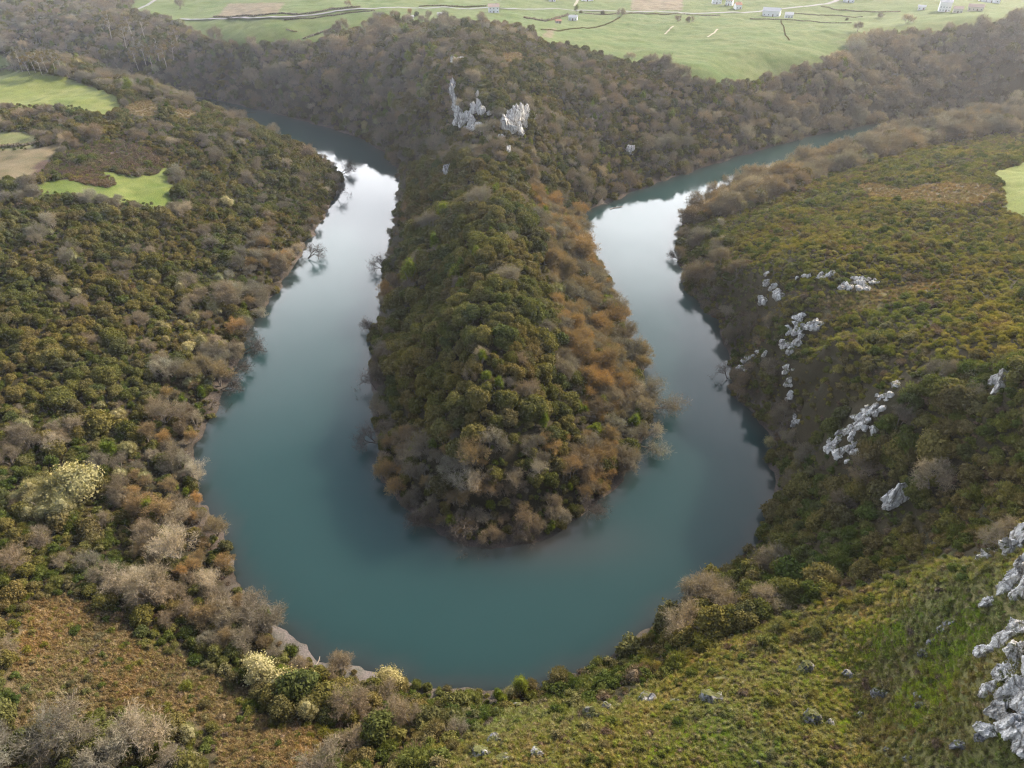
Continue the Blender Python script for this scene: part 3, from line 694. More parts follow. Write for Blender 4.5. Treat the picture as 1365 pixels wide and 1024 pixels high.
specials = [ # kind, px, py(base), scale, label
 ('cream',105,665,2.2,'large cream-blossomed willow standing in the left bank woods'),
 ('cream',345,905,1.25,'cream-blossomed willow nearest the gravel beach, left one of the pair'),
 ('cream',385,925,1.35,'cream-blossomed willow with the fuller crown, right one of the pair'),
 ('cream',518,918,1.1,'pale blossoming willow leaning over the water at the bottom bend'),
 ('cream',253,470,.95,'small pale yellow blossoming tree on the left bank'),
 ('sallow',262,430,1.1,'rounded grey-green sallow on the left bank, left of its twin'),
 ('sallow',284,415,1.15,'rounded grey-green sallow on the left bank, nearer the water'),
 ('fresh',695,925,1.25,'tall slender green tree on the near bank at the bottom of the bend'),
 ('fresh',790,585,1.4,'bright green leafy tree among the ochre willows of the peninsula'),
 ('sallow',520,405,.8,'pale grey bush on the left shore of the peninsula'),
 ('cream',305,275,1.0,'tan rounded tree on the upper left bank'),
 ('fresh',913,835,.6,'yellow-green bush in the dark scrub near the bottom right bank'),
 ('fresh',745,228,.9,'bright green conical tree below the broad cliff'),
 ('oak',756,62,1.0,'lone dark round tree on the meadow behind the crag'),
 ('oak',780,72,1.5,'dark broad tree at the edge of the big meadow'),
 ('oak',897,90,.7,'small dark bush at the lower edge of the big meadow'),
 ('bare',840,82,1.2,'pinkish bare bush at the lower edge of the big meadow'),
 ('bare',870,86,1.3,'larger pinkish bare bush at the lower edge of the big meadow'),
 ('bare',827,22,1.4,'tall bare poplar-like tree by the road'),
 ('oak',803,20,.9,'dark evergreen tree beside the road'),
 ('fresh',768,16,1.4,'tall dark conifer by the small track'),
 ('oak',774,18,.7,'low dark evergreen right of the tall conifer'),
 ('bare',505,28,1.4,'brown bush at the left end of the field clump'),
 ('oak',530,25,1.3,'dark evergreen in the middle of the field clump'),
 ('ochre',518,30,.9,'orange-brown bush in front of the field clump'),
 ('oak',556,22,1.0,'dark evergreen at the right end of the field clump'),
 ('ochre',548,22,1.0,'tan bush in the field clump beside a dark evergreen'),
 ('bare',572,26,1.0,'low brown bush right of the field clump'),
 ('oak',690,38,1.3,'dark evergreen on the hill crest behind the crag'),
 ('oak',708,44,1.5,'large dark evergreen at the right end of the hill crest'),
 ('bare',1175,24,1.0,'bare tree left of the big white house'),
 ('bare',1208,32,1.5,'tall bare tree in the hazy fields'),
 ('bare',1143,42,1.3,'rounded bare tree at the right edge of the meadow'),
 ('oak',1129,27,.6,'small dark bush on the field boundary'),
 ('oak',1142,56,.9,'dark bush at the meadow corner by the hazy slope'),
 ('bare',920,30,1.2,'leafless spreading tree in the meadow near the pale track'),
 ('bare',904,28,1.0,'small leafless tree beside the spreading one'),
 ('bare',1007,70,.0,''),
 ('bare',240,12,1.6,'big bare tree beside the lane at upper left'),
 ('bare',310,60,1.0,'bare orchard tree at the edge of the upper field'),
 ('bare',337,62,1.3,'wide bare tree hanging over the edge of the upper field'),
 ('bare',464,10,1.0,'lone bare tree at the fork of the hedges'),
 ('sallow',1190,398,.6,''), ('oak',1300,480,.8,'rounded grey-green shrub above the streaked rock face'),
 ('pale',238,745,1.5,'big pale-limbed leafless tree on the left bank facing the bend'),
 ('pale',190,790,1.0,'pale-limbed leafless tree behind the big one on the left bank'),
 ('pale',292,790,1.0,'leafless tree with thin upright stems right of the big pale-limbed tree'),
 ('pale',75,600,.9,'pale twiggy tree in the left bank woods above the cream willow'),
 ('pale',235,500,.8,'small pale-limbed tree amid dark evergreens on the left bank'),
 ('pale',625,655,1.1,'whitish leafless tree just above the peninsula tip'),
 ('pale',720,640,.9,'greyish leafless tree right of the whitish one above the peninsula tip'),
 ('pale',850,540,1.1,'tall feathery leafless tree at the right corner of the peninsula'),
 ('pale',437,262,.8,'pale leafless tree at the water on the upper left bend'),
 ('pale',398,340,.8,'pale leafless tree at the water halfway up the left bank'),
 ('pale',352,425,.8,'spreading pale leafless tree just above the left mud shore'),
 ('pale',262,640,.9,'pale leafless tree at the shore beside the orange willows of the left bank'),
 ('pale',300,470,.8,'thin pale-limbed tree by the left mud shore'),
 ('sallow',1025,595,1.0,'rounded olive bush at the foot of the river cliff'),
]
specials = [s for s in specials if s[4]]
placed = []
for k_, a, b, s_, lb in specials:
    if b < 70: X, Y, Z = ground(a, b)
    else: X, Y, Z = ground(a, b)
    placed.append((k_, X, Y, Z, s_, lb)); SPEC.append((X, Y, 1.5 * s_ + .3))
eucs = [(30,88),(40,92),(48,90),(56,92),(64,90),(75,92),(84,92),(185,95),(195,88),(205,98),(214,90),(224,96),(232,84),(180,60),(196,62),(170,70),(150,60),(240,70)]

road_px = [(170,18),(205,2),(238,-25)]
road2_px = [(238,26),(300,25.5),(360,25.5),(400,22.5),(440,17),(480,12.5),(560,11),(640,11.5),(700,13),(780,14.5),(850,16),(930,18.5),(980,17.5),(1015,15.5),(1040,12.5),(1080,8.5),(1110,3.5),(1125,-3),(1150,-14)]

used = []
claimed_polys = []; seen_ = set()
for (rn, poly, spc, mix, (s0, s1), where) in REG:
    if rn == 'meadow':
        seen_.add('meadow')
        claimed_polys += ALLM; continue
    # bounding box in plan
    if poly == 'ALL': x0, x1, y0, y1 = -620, 760, 40, 860
    else:
        xs, ys = [], []
        for a, b in poly:
            for z in (0, 60):
                x, y = at_z(a, max(b, -30), z); xs.append(x); ys.append(y)
        x0, x1, y0, y1 = max(min(xs), -700), min(max(xs), 800), max(min(ys), 25), min(max(ys), 1000)
    gx = np.arange(x0, x1, spc); gy = np.arange(y0, y1, spc)
    X, Y = np.meshgrid(gx, gy); X = X + rng.uniform(-.48, .48, X.shape) * spc; Y = Y + rng.uniform(-.48, .48, Y.shape) * spc
    X = X.ravel(); Y = Y.ravel()
    H = hgt(X, Y); d = rdist(X, Y)
    pxx, pyy = proj_land(X, Y, H, 1.5)
    ok = (d > .2) & (H > .05)
    ok &= (pxx > -140) & (pxx < 1505) & (pyy > -45) & (pyy < 1130)
    if poly != 'ALL': ok &= inpoly(pxx, pyy, poly)
    X, Y, H, d, pxx, pyy = [v[ok] for v in (X, Y, H, d, pxx, pyy)]
    ok = np.ones(len(X), bool)
    for p in claimed_polys: ok &= ~inpoly(pxx, pyy, p)
    if 'meadow' in seen_:
        for p in ALLM: ok &= ~inpoly(pxx, pyy - 6, p)
    ok &= ~cleared(X, Y, True); ok &= ~near_special(X, Y)
    bd = seg_dist(X, Y, beach, False); ok &= ~((bd < 6) & (d < 3.2))
    X, Y, H, d = [v[ok] for v in (X, Y, H, d)]
    if poly != 'ALL': claimed_polys.append(poly)
    ks = list(mix.keys()); pr = np.array([mix[k] for k in ks]); pr = pr / pr.sum()
    # patchy mixing: neighbouring plants tend to be of one kind
    u = np.clip((fbm(X / 11, Y / 11, 77, 3) - .5) * 1.9 + .5, 0, .999) * .38 + rng.uniform(0, 1, len(X)) * .62
    u = np.argsort(np.argsort(u)) / max(len(u), 1)
    ci = np.searchsorted(np.cumsum(pr), u, side='right').clip(0, len(ks) - 1)
    sc = rng.uniform(s0, s1, len(X)) * (1 + (fbm(X / 14, Y / 14, 91, 2) - .5) * .5) * np.exp(rng.normal(0, .23, len(X)))
    lowp = cleared(X, Y)
    if lowp.any():
        KINDS['gorse']['pts'].append((X[lowp], Y[lowp], H[lowp], rng.uniform(.35, .6, int(lowp.sum())), where))
    for j, k_ in enumerate(ks):
        if k_ == 'none': continue
        mk = (ci == j) & ~lowp
        if mk.any(): KINDS[k_]['pts'].append((X[mk], Y[mk], H[mk], sc[mk], where))

# ground-level grass and bracken (nobody could count them)
def carpet(k_, polys, spc, s0, s1, prob=None):
    clr = k_ in ('shrub', 'heath', 'gorse')
    for poly in polys:
        xs, ys = [], []
        for a, b in poly:
            for z in (0, 60):
                x, y = at_z(a, b, z); xs.append(x); ys.append(y)
        gx = np.arange(min(xs), max(xs), spc); gy = np.arange(max(min(ys), 25), max(ys), spc)
        X, Y = np.meshgrid(gx, gy); X = (X + rng.uniform(-.5, .5, X.shape) * spc).ravel(); Y = (Y + rng.uniform(-.5, .5, Y.shape) * spc).ravel()
        H = hgt(X, Y); a, b = proj_land(X, Y, H, 1.5)
        ok = inpoly(a, b, poly) & (H > .4) & (a < 1480) & (b < 1110) & (a > -100)
        if prob: ok &= rng.uniform(0, 1, len(X)) < prob
        if clr:
            ok &= ~cleared(X, Y, True)
            for p in ALLM: ok &= ~inpoly(a, b, p)
            if poly is not GRASS: ok &= ~inpoly(a, b, BRK1) & ~inpoly(a, b, BRK2) & ~inpoly(a, b, GRASS)
            ok &= rdist(X, Y) > 1.0
        X, Y, H = X[ok], Y[ok], H[ok]
        KINDS[k_]['pts'].append((X, Y, H, rng.uniform(s0, s1, len(X)), 'low among taller growth'))
carpet('grass', [GRASS], .6, .6, 1.9, .85)
carpet('lush', LUSH, .42, .6, 1.4, .75)
carpet('dead', [TAN['rt'], TAN['l1'], TAN['l2'], TAN['cg'], LOWR], 1.0, .8, 1.6, .7)
carpet('shrub', [PEN, RCLIFF, RDARK, LLOW, LDARK, LUP, CRAG], 2.4, .35, .6, .8)
carpet('heath', [LBANK, RDARK, LLOW], 2.6, .4, .7, .8)
carpet('gorse', [RSLOPE, GRASS], 3.0, .35, .6, .7)
carpet('dead', [GRASS], 1.3, .5, 1.1, .5)
carpet('dead', [BRK1, BRK2], .62, .6, 1.4)
carpet('grass', [BRK1, BRK2], 1.5, .6, 1.2)

# ------------------------------------------------------------------ stuff: one object per kind, scattered by geometry nodes
def scatter(name, kd, X, Y, Z, SC, srcs):
    nP = len(X)
    me = bpy.data.meshes.new(name); me.vertices.add(nP)
    me.vertices.foreach_set('co', np.stack([X, Y, Z], 1).astype(np.float32).ravel())
    a = me.attributes.new('rot', 'FLOAT_VECTOR', 'POINT'); rt = np.stack([rng.normal(0, .06, nP), rng.normal(0, .06, nP), rng.uniform(0, 6.28, nP)], 1); a.data.foreach_set('vector', rt.astype(np.float32).ravel())
    a = me.attributes.new('scl', 'FLOAT_VECTOR', 'POINT'); a.data.foreach_set('vector', (SC[:, None] * rng.uniform(.85, 1.15, (nP, 3))).astype(np.float32).ravel())
    a = me.attributes.new('pick', 'INT', 'POINT'); a.data.foreach_set('value', rng.integers(0, len(srcs), nP).astype(np.int32))
    o = obj(name, me); o['kind'] = 'stuff'
    ng = bpy.data.node_groups.new(name, 'GeometryNodeTree')
    ng.interface.new_socket('Geometry', in_out='INPUT', socket_type='NodeSocketGeometry'); ng.interface.new_socket('Geometry', in_out='OUTPUT', socket_type='NodeSocketGeometry')
    gi = ng.nodes.new('NodeGroupInput'); go = ng.nodes.new('NodeGroupOutput')
    iop = ng.nodes.new('GeometryNodeInstanceOnPoints'); iop.inputs['Pick Instance'].default_value = True
    jn = ng.nodes.new('GeometryNodeJoinGeometry')
    for parts in reversed(srcs):
        j2 = ng.nodes.new('GeometryNodeJoinGeometry')
        for ob in parts:
            oi = ng.nodes.new('GeometryNodeObjectInfo'); oi.transform_space = 'ORIGINAL'; oi.inputs['Object'].default_value = ob
            ng.links.new(oi.outputs['Geometry'], j2.inputs[0])
        g2 = ng.nodes.new('GeometryNodeGeometryToInstance'); ng.links.new(j2.outputs[0], g2.inputs[0]); ng.links.new(g2.outputs[0], jn.inputs[0])
    def attr(nm, dt):
        x = ng.nodes.new('GeometryNodeInputNamedAttribute'); x.data_type = dt; x.inputs['Name'].default_value = nm; return x.outputs[0]
    ng.links.new(gi.outputs[0], iop.inputs['Points']); ng.links.new(jn.outputs[0], iop.inputs['Instance'])
    ng.links.new(attr('pick', 'INT'), iop.inputs['Instance Index']); ng.links.new(attr('scl', 'FLOAT_VECTOR'), iop.inputs['Scale'])
    ng.links.new(attr('rot', 'FLOAT_VECTOR'), iop.inputs['Rotation'])
    ng.links.new(iop.outputs[0], go.inputs[0])
    md = o.modifiers.new('scatter', 'NODES'); md.node_group = ng
    return o

LOOK = {'oak': 'round-crowned olive green holm oak', 'shrub': 'bushy dark green shrub', 'gorse': 'low olive yellow gorse bush', 'heath': 'low brown bramble mound',
        'bare': 'leafless grey-brown tree', 'ochre': 'leafless orange-brown willow', 'sallow': 'grey-green budding sallow', 'fresh': 'slender fresh green tree', 'cream': 'cream willow', 'pale': 'pale-limbed tree', 'euc': 'tall pale-trunked eucalyptus'}
STUFFN = {'oak': 'holm_oak_woodland', 'shrub': 'shrub_thicket', 'gorse': 'gorse_scrub', 'heath': 'bramble_cover', 'bare': 'bare_woodland', 'ochre': 'willow_thicket', 'sallow': 'sallow_thicket', 'fresh': 'green_thicket', 'grass': 'tussock_grass', 'dead': 'bracken_litter', 'lush': 'lush_grass_patch'}
def make_plant(kd, vi, loc, rz, sc, label, group):
    v = kd['var'][vi]
    if kd['two']:
        o = bpy.data.objects.new(kd['name'], None); o.empty_display_size = .5; C.objects.link(o)
        tr = obj('trunk', v[0], o); cr = obj('crown', v[1], o)
    else:
        o = obj(kd['name'], v)
    o.location = loc; o.rotation_euler = (random.gauss(0, .05), random.gauss(0, .05), rz); o.scale = (sc * random.uniform(.9, 1.1), sc * random.uniform(.9, 1.1), sc * random.uniform(.9, 1.12))
    tag(o, label, kd['cat'], group)
    return o
for k_, kd in KINDS.items():
    nsp = 0
    srcs = {}
    for (kk, X, Y, Z, s_, lb) in placed:
        if kk == k_:
            o = make_plant(kd, nsp % len(kd['var']), (X, Y, Z - .1), random.uniform(0, 6.28), s_, lb, None); nsp += 1
            srcs.setdefault((nsp - 1) % len(kd['var']), o)
    if k_ == 'euc':
        for j, (a, b) in enumerate(eucs):
            X, Y, Z = ground(a, b + (8 if a < 100 else 0))
            if a < 100:
                w_ = 'in the row at the far end of the left hill'
                make_plant(kd, j % 3, (X, Y, Z), random.uniform(0, 6), random.uniform(.55, .72), 'brownish eucalyptus ' + w_, 'eucalyptus row on the left hill')
            else:
                make_plant(kd, j % 3, (X, Y, Z), random.uniform(0, 6), random.uniform(.85, 1.25), 'tall pale-trunked eucalyptus on the shady slope at upper left', 'tall eucalyptus on the upper left slope')
        continue
    if not kd['pts']: continue
    X = np.concatenate([p[0] for p in kd['pts']]); Y = np.concatenate([p[1] for p in kd['pts']]); Z = np.concatenate([p[2] for p in kd['pts']]); SC = np.concatenate([p[3] for p in kd['pts']])
    W = sum([[p[4]] * len(p[0]) for p in kd['pts']], [])
    nv = len(kd['var'])
    pxx, pyy, dep = project(X, Y, Z + 1)
    vis = (pxx > 0) & (pxx < 1365) & (pyy > 0) & (pyy < 1024)
    # hidden behind nearer ground?
    for t in np.linspace(.55, .985, 22):
        vis &= ~(hgt(X * t, Y * t) > CAMH + (Z + 3.5 - CAMH) * t)
    size = np.where(vis, SC / dep, 0)
    nind = 0 if k_ in ('grass', 'dead', 'lush') else 300 - nsp
    order = np.argsort(-size)
    ind = [i for i in order[:nind] if size[i] > 0]
    for j, i in enumerate(ind):
        o = make_plant(kd, j % nv, (X[i], Y[i], Z[i] - .12), random.uniform(0, 6.28), float(SC[i]), LOOK[k_] + ' ' + W[i], LOOK[k_] + 's ' + W[i] if not LOOK[k_].startswith('leafless') else LOOK[k_].replace('tree', 'trees').replace('willow', 'willows') + ' ' + W[i])
        srcs.setdefault(j % nv, o)
    rest = np.ones(len(X), bool); rest[ind] = False
    if rest.sum():
        if nind == 0:
            # patches of ground growth: build the sprigs into the same object's instances
            protos = []
            for v in kd['var']:
                ob = bpy.data.objects.new(kd['name'], v); protos.append([ob])
            sl = protos
        else:
            sl = []
            for v in range(nv):
                if v in srcs: sl.append(list(srcs[v].children) if kd['two'] else [srcs[v]])
        scatter(STUFFN[k_], kd, X[rest], Y[rest], Z[rest] - .12, SC[rest], sl)
    print(k_, len(X), len(ind))

# ------------------------------------------------------------------ dead branches and driftwood over the water
snags = [(bare_tree('snag', s, 7.5, 1.0, M['snag'], M['snag'], ntw=500, multi=2, tw=.03, upright=.1, twl=.7)) for s in (101, 102, 103)]
big = bare_tree('leaning_tree', 111, 10.5, .85, LM['bare'], M['bark'], ntw=1800, multi=2, upright=.15, twl=.8)
def snag(px_, py_, ang, tilt, sc, label, ms, nm='fallen_tree', grp='dead branches reaching over the water', cat='fallen tree'):
    x, y = at_z(px_, py_, .4)
    o = bpy.data.objects.new(nm, None); C.objects.link(o); o.location = (x, y, max(.3, float(hgt(x, y))))
    o.rotation_euler = (0, tilt, ang); o.scale = (sc,) * 3
    obj('trunk', ms[0], o); obj('crown', ms[1], o); tag(o, label, cat, grp)
snag(857,545,.5,R_(52),1.7,'big bare tree leaning far out over the water on the right of the peninsula',big,'leaning_tree',None,'bare tree')
snag(850,592,.0,R_(60),1.35,'lower bare tree leaning over the water right of the peninsula tip',big,'leaning_tree',None,'bare tree')
SN = [(455,232,.2,70,1.1,'dark bare tree leaning over the river at the upper left bend'),(450,262,-.2,72,1.0,'dark branches reaching over the water just below the upper left bend'),
 (412,345,-.3,75,1.0,'dark branches hanging over the water beside the upper left bank'),(325,470,.1,82,1.0,'fallen branches at the muddy left shore, the uppermost of the mud ones'),
 (322,455,.2,80,.9,'fallen tree lying in the water off the left shore, above the mud'),(312,498,-.1,84,.8,'dark fallen branches on the mud of the left shore'),(296,520,.05,84,.9,'long thin dead branches pointing into the water, left shore'),
 (283,545,-.4,80,.7,'small dead branches at the lower left mud shore'),(512,360,2.9,72,.9,'bare branches over the water on the upper left side of the peninsula'),(502,440,3.2,70,.8,'bare branches over the water halfway down the left side of the peninsula'),
 (500,520,3.1,72,.9,'bare branches low over the water left of the peninsula'),(500,590,3.3,72,.9,'bare branches near the left foot of the peninsula'),(570,690,-2.2,72,.9,'dark branches hanging at the left of the peninsula tip'),
 (625,715,-1.8,70,1.0,'dark branches hanging straight off the peninsula tip'),(775,686,-.6,80,.9,'fallen branches on the shallows right of the peninsula tip'),(905,345,3.1,72,.7,'small dark tree leaning out from the right cliff bank'),(968,505,3.0,70,.7,'small dark tree leaning over the water below the cliff'),
 (690,712,-1.4,82,.8,'fallen stems lying on the mud at the peninsula tip')]
for j, (a, b, an, ti, sc, lb) in enumerate(SN): snag(a, b, an, R_(ti - 4), sc * 1.7, lb, snags[j % 3])
def log(px_, py_, ln, ang, label):
    x, y = at_z(px_, py_, .1); Vs, Fs = [], []
    for k in range(5):
        t0 = k / 5; t1 = (k + 1) / 5
        tube_faces(Vs, Fs, (ln * (t0 - .5), math.sin(k * 1.3) * .25, .05 * k), (ln * (t1 - .5), math.sin((k + 1) * 1.3) * .25, .05 * (k + 1)), .32 - .05 * k, .27 - .05 * k, 7)
    tube_faces(Vs, Fs, (0, 0, .1), (ln * .15, ln * .16, .6), .12, .05, 5); tube_faces(Vs, Fs, (ln * .2, 0, .1), (ln * .33, -ln * .12, .3), .1, .04, 5)
    o = obj('driftwood_log', mesh('driftwood_log', Vs, Fs, M['wood']), loc=(x, y, .05)); o.rotation_euler = (0, 0, ang); tag(o, label, 'log')
log(822, 277, 9, .5, 'pale driftwood log floating by the right river arm')
log(802, 272, 10, -.1, 'thin dark log between the shore and the pale driftwood log')
log(420, 888, 5, 1.3, 'grey stump standing on the gravel beach')

# ------------------------------------------------------------------ buildings on the plateau
def box(Vs, Fs, x0, x1, y0, y1, z0, z1):
    o = len(Vs)
    for z in (z0, z1):
        for x, y in ((x0, y0), (x1, y0), (x1, y1), (x0, y1)): Vs.append((x, y, z))
    for f in ((0, 3, 2, 1), (4, 5, 6, 7), (0, 1, 5, 4), (1, 2, 6, 5), (2, 3, 7, 6), (3, 0, 4, 7)): Fs.append(tuple(o + i for i in f))
def house(px_, py_, wpx, hm, dm, label, wall='white', roof='tile', rz=0., nwin=3, name='house', cat='house', storeys=1, chim=True, endpaint=None):
    X, Y, Z = ground(px_, py_)
    dep = project(X, Y, Z)[2]; wd = wpx * dep / F
    o = bpy.data.objects.new(name, None); C.objects.link(o); o.location = (X, Y, Z - .2); o.rotation_euler = (0, 0, rz + math.atan2(-X, Y) * 1.0)
    tag(o, label, cat)
    a, b = wd / 2, dm / 2; rise = dm * .26
    Vs = [(-a, -b, -1.5), (a, -b, -1.5), (a, b, -1.5), (-a, b, -1.5), (-a, -b, hm), (a, -b, hm), (a, b, hm), (-a, b, hm), (-a, 0, hm + rise), (a, 0, hm + rise)]
    Fs = [(0, 1, 5, 4), (1, 2, 6, 9, 5), (2, 3, 7, 6), (3, 0, 4, 8, 7), (4, 5, 9, 8), (6, 7, 8, 9)]
    obj('wall', mesh('wall', Vs, Fs, M[wall]), o)
    e = .5; t = .18; sl = rise / b
    Vr, Fr = [], []
    for sg in (-1, 1):
        k = len(Vr); lo = hm - e * sl
        Vr += [(-a - e, sg * (b + e), lo + .03), (a + e, sg * (b + e), lo + .03), (a + e, 0, hm + rise + .03), (-a - e, 0, hm + rise + .03),
               (-a - e, sg * (b + e), lo + t), (a + e, sg * (b + e), lo + t), (a + e, 0, hm + rise + t), (-a - e, 0, hm + rise + t)]
        Fr += [tuple(k + i for i in f) for f in ((0, 1, 2, 3), (4, 5, 6, 7), (0, 1, 5, 4), (1, 2, 6, 5), (3, 0, 4, 7))]
    ro = obj('roof', mesh('roof', Vr, Fr, M[roof]), o)
    if chim:
        Vc, Fc = [], []; box(Vc, Fc, a * .4, a * .4 + .7, -.5, .2, hm + rise * .5, hm + rise + 1.1); obj('chimney', mesh('chimney', Vc, Fc, M['stone']), ro)
    for s in range(storeys):
        for k in range(nwin):
            xx = -a + wd * (k + .5) / nwin; z0 = .9 + s * 2.7
            if z0 + 1.2 > hm: continue
            Vw, Fw = [], []; box(Vw, Fw, xx - .35, xx + .35, -b - .05, -b + .1, z0 + .1, z0 + 1.05)
            if s == 0 and k == nwin // 2:
                Vw, Fw = [], []; box(Vw, Fw, xx - .5, xx + .5, -b - .06, -b + .1, -.1, 2.1); obj('door', mesh('door', Vw, Fw, M['door']), o)
            else: obj('window', mesh('window', Vw, Fw, M['glass']), o)
    if endpaint:
        Vp = [(-a - .04, -b, 0), (-a - .04, b, 0), (-a - .04, b, hm), (-a - .04, 0, hm + rise), (-a - .04, -b, hm)]
        V2 = [(x - .05, y, z) for x, y, z in Vp]
        Fp = [(0, 1, 2, 3, 4), (5, 6, 7, 8, 9)] + [(i, (i + 1) % 5, 5 + (i + 1) % 5, 5 + i) for i in range(5)]
        obj('painted_gable', mesh('painted_gable', Vp + V2, Fp, M[endpaint]), o)
    EXCL.append((X, Y, wd / 2 + 1, b + 3, b + 2))
    return o
house(658,17,14,5.6,8,'white house with a faded red roof beside the road behind the crag','white','tile_old',.05,3,storeys=2)
house(588,23,9,2.6,5,'small low white shed with a pale roof in the field left of the white house','white','slate',0,2,'shed','shed',chim=False)
house(549,25,4,2.0,3,'tiny white hut among the bushes of the field clump','white','slate',.2,1,'shed','shed',chim=False)
house(764,27,11,3.0,6,'small white house with a pale roof amid the cluttered yard','white','slate',-.15,3)
house(744,31,7,2.4,4,'low brown shed left of the pale-roofed house in the yard','stone','tile',.2,2,'shed','shed',chim=False)
house(736,2,9,5,7,'white house on the top edge, left of two','white','tile_old',0,3)
house(783,1,16,5,8,'white house cut by the top edge beside the small track','white','tile_old',0,3)
house(955,5,12,5.5,8,'white house above the road, left of the red-roofed pair','white','tile_old',.1,3,storeys=2)
house(972,7,9,5.5,7,'white house with a red roof in the roadside cluster','white','tile',-.2,3,storeys=2)
house(983,12,8,4.5,7,'small white house nearest the road in the roadside cluster','white','tile',.4,2)
house(1028,21,22,5,10,'long barn with a grey sheet roof and a red gable end','white','slate',-.12,4,'barn','barn',chim=False,endpaint='redpaint')
house(1051,24,10,3.6,7,'small pale building right of the red-ended barn','white','slate',.1,3,'outbuilding','outbuilding',chim=False)
house(1131,3,14,4.5,8,'white house at the top edge near the road bend','white','tile_old',0,3)
house(1228,13,9,3,5,'small white hut left of the big white house','white','slate',0,2,'shed','shed',chim=False)
house(1258,15,14,8.5,10,'big tall white house in the hazy fields','white','slate',.1,4,storeys=2)
house(1276,17,11,4,7,'pale cream outbuilding right of the big white house','cream','tile_old',.1,3,'outbuilding','outbuilding',chim=False)
house(1300,14,18,3.6,8,'long low pale farm building in the hazy fields','cream','tile_old',0,4,'farm_building','farm building',chim=False)
house(1318,3,26,5,10,'long white-roofed shed on the top edge at right','white','slate',0,4,'barn','barn',chim=False)

def van(px_, py_, label, rz=0):
    X, Y, Z = ground(px_, py_)
    o = bpy.data.objects.new('parked_van', None); C.objects.link(o); o.location = (X, Y, Z + .1); o.rotation_euler = (0, 0, rz); tag(o, label, 'van')
    prof = [(-2.5, .45), (2.4, .45), (2.5, 1.1), (1.7, 1.35), (1.1, 2.15), (-2.4, 2.2), (-2.5, 1.9)]
    Vs = [(x, -.95, z) for x, z in prof] + [(x, .95, z) for x, z in prof]; k = len(prof)
    Fs = [tuple(range(k)), tuple(range(2 * k - 1, k - 1, -1))] + [(i, i + k, (i + 1) % k + k, (i + 1) % k) for i in range(k)]
    obj('body', mesh('body', Vs, Fs, M['white']), o)
    Vw, Fw = [], []; box(Vw, Fw, -.9, 1.0, -.975, -.93, 1.35, 1.9); obj('side_window', mesh('side_window', Vw, Fw, M['glass']), o)
    for x in (-1.6, 1.6):
        for s in (-1, 1):
            Vt, Ft = [], []; tube_faces(Vt, Ft, (x, s * .75, .38), (x, s * 1.0, .38), .38, .38, 12); Ft.append(tuple(range(12, 24))); Ft.append(tuple(range(12)))
            obj('wheel', mesh('wheel', Vt, Ft, M['tyre']), o)
van(213, 24, 'white van parked on the grass beside the lane at upper left', .2)

# road ribbons and dry-stone walls
def ribbon(name, pxs, width, lift, m):
    W = [ground(a, b) for a, b in pxs]; pts_ = []
    for (p, q_) in zip(W[:-1], W[1:]):
        nn = max(2, int(math.dist(p[:2], q_[:2]) / 5))
        for k in range(nn): t = k / nn; pts_.append((p[0] * (1 - t) + q_[0] * t, p[1] * (1 - t) + q_[1] * t))
    pts_.append(W[-1][:2]); pts_ = np.array(pts_)
    for _ in range(6): pts_[1:-1] = (pts_[:-2] + pts_[1:-1] * 2 + pts_[2:]) / 4
    tn = np.gradient(pts_, axis=0); tn = unit(tn); nr = np.stack([-tn[:, 1], tn[:, 0]], 1)
    Vs, Fs = [], []
    for k, p in enumerate(pts_):
        z = max(float(hgt(*(p + nr[k] * s * width / 2))) for s in (-1, 0, 1)) + lift
        for s in (-1, 1): Vs.append((*(p + nr[k] * s * width / 2), z))
        if k: Fs.append((2 * k - 2, 2 * k - 1, 2 * k + 1, 2 * k))
    o = obj(name, mesh(name, Vs, Fs, m)); o['kind'] = 'structure'; return o
ribbon('lane', road_px, 4, .12, M['asphalt'])
ribbon('road', road2_px, 5.5, .15, M['asphalt'])
M['track'] = plain('dirt_track', (.24, .22, .16), (.32, .29, .22))
ribbon('dirt_path', [(886,46),(892,40),(898,35)], 1.6, .1, M['track']); ribbon('dirt_path', [(943,50),(950,46),(957,39)], 1.6, .1, M['track'])
ribbon('dirt_path', [(766,8),(771,0),(776,-10)], 3, .1, M['track'])
def hedge(label, pxs, wd, ht, m, nm='hedge', cat='hedge', seed=0):
    wd *= .8; ht *= .75
    rg = np.random.default_rng(seed); W = [ground(a, b) for a, b in pxs]; P_, D_ = [], []
    X0 = W[0]
    core = []; iv, jf = ICO1
    for p, q_ in zip(W[:-1], W[1:]):
        ln = math.dist(p[:2], q_[:2])
        for k in range(int(ln / (wd * .55)) + 1):
            t = (k + rg.uniform(-.3, .3)) * wd * .55 / max(ln, 1e-3)
            x = p[0] * (1 - t) + q_[0] * t + rg.normal() * wd * .12; y = p[1] * (1 - t) + q_[1] * t + rg.normal() * wd * .12; z = float(hgt(x, y))
            r = wd * rg.uniform(.35, .65); hh = ht * rg.uniform(.6, 1.1)
            c = np.array([x - X0[0], y - X0[1], z - X0[2] + hh * .35])
            d = unit(rg.normal(size=(40, 3)) + np.array([0, 0, .4])); P_.append(c + d * np.array([r, r, hh * .65])); D_.append(d)
            tt = (iv * np.array([r, r, hh * .65]) * .85 + c)[jf]; core.append(np.concatenate([tt, tt[:, 2:3] * .5 + tt[:, 0:1] * .5], 1).reshape(-1, 3))
    P_ = np.concatenate(P_); D_ = np.concatenate(D_)
    V = quads(P_, unit(D_ + rg.normal(size=D_.shape) * .5), rg.uniform(.14, .3, len(P_)), rg)
    o = obj(nm, fast_mesh(nm, np.concatenate([V] + core), 4, m), loc=X0); tag(o, label, cat)
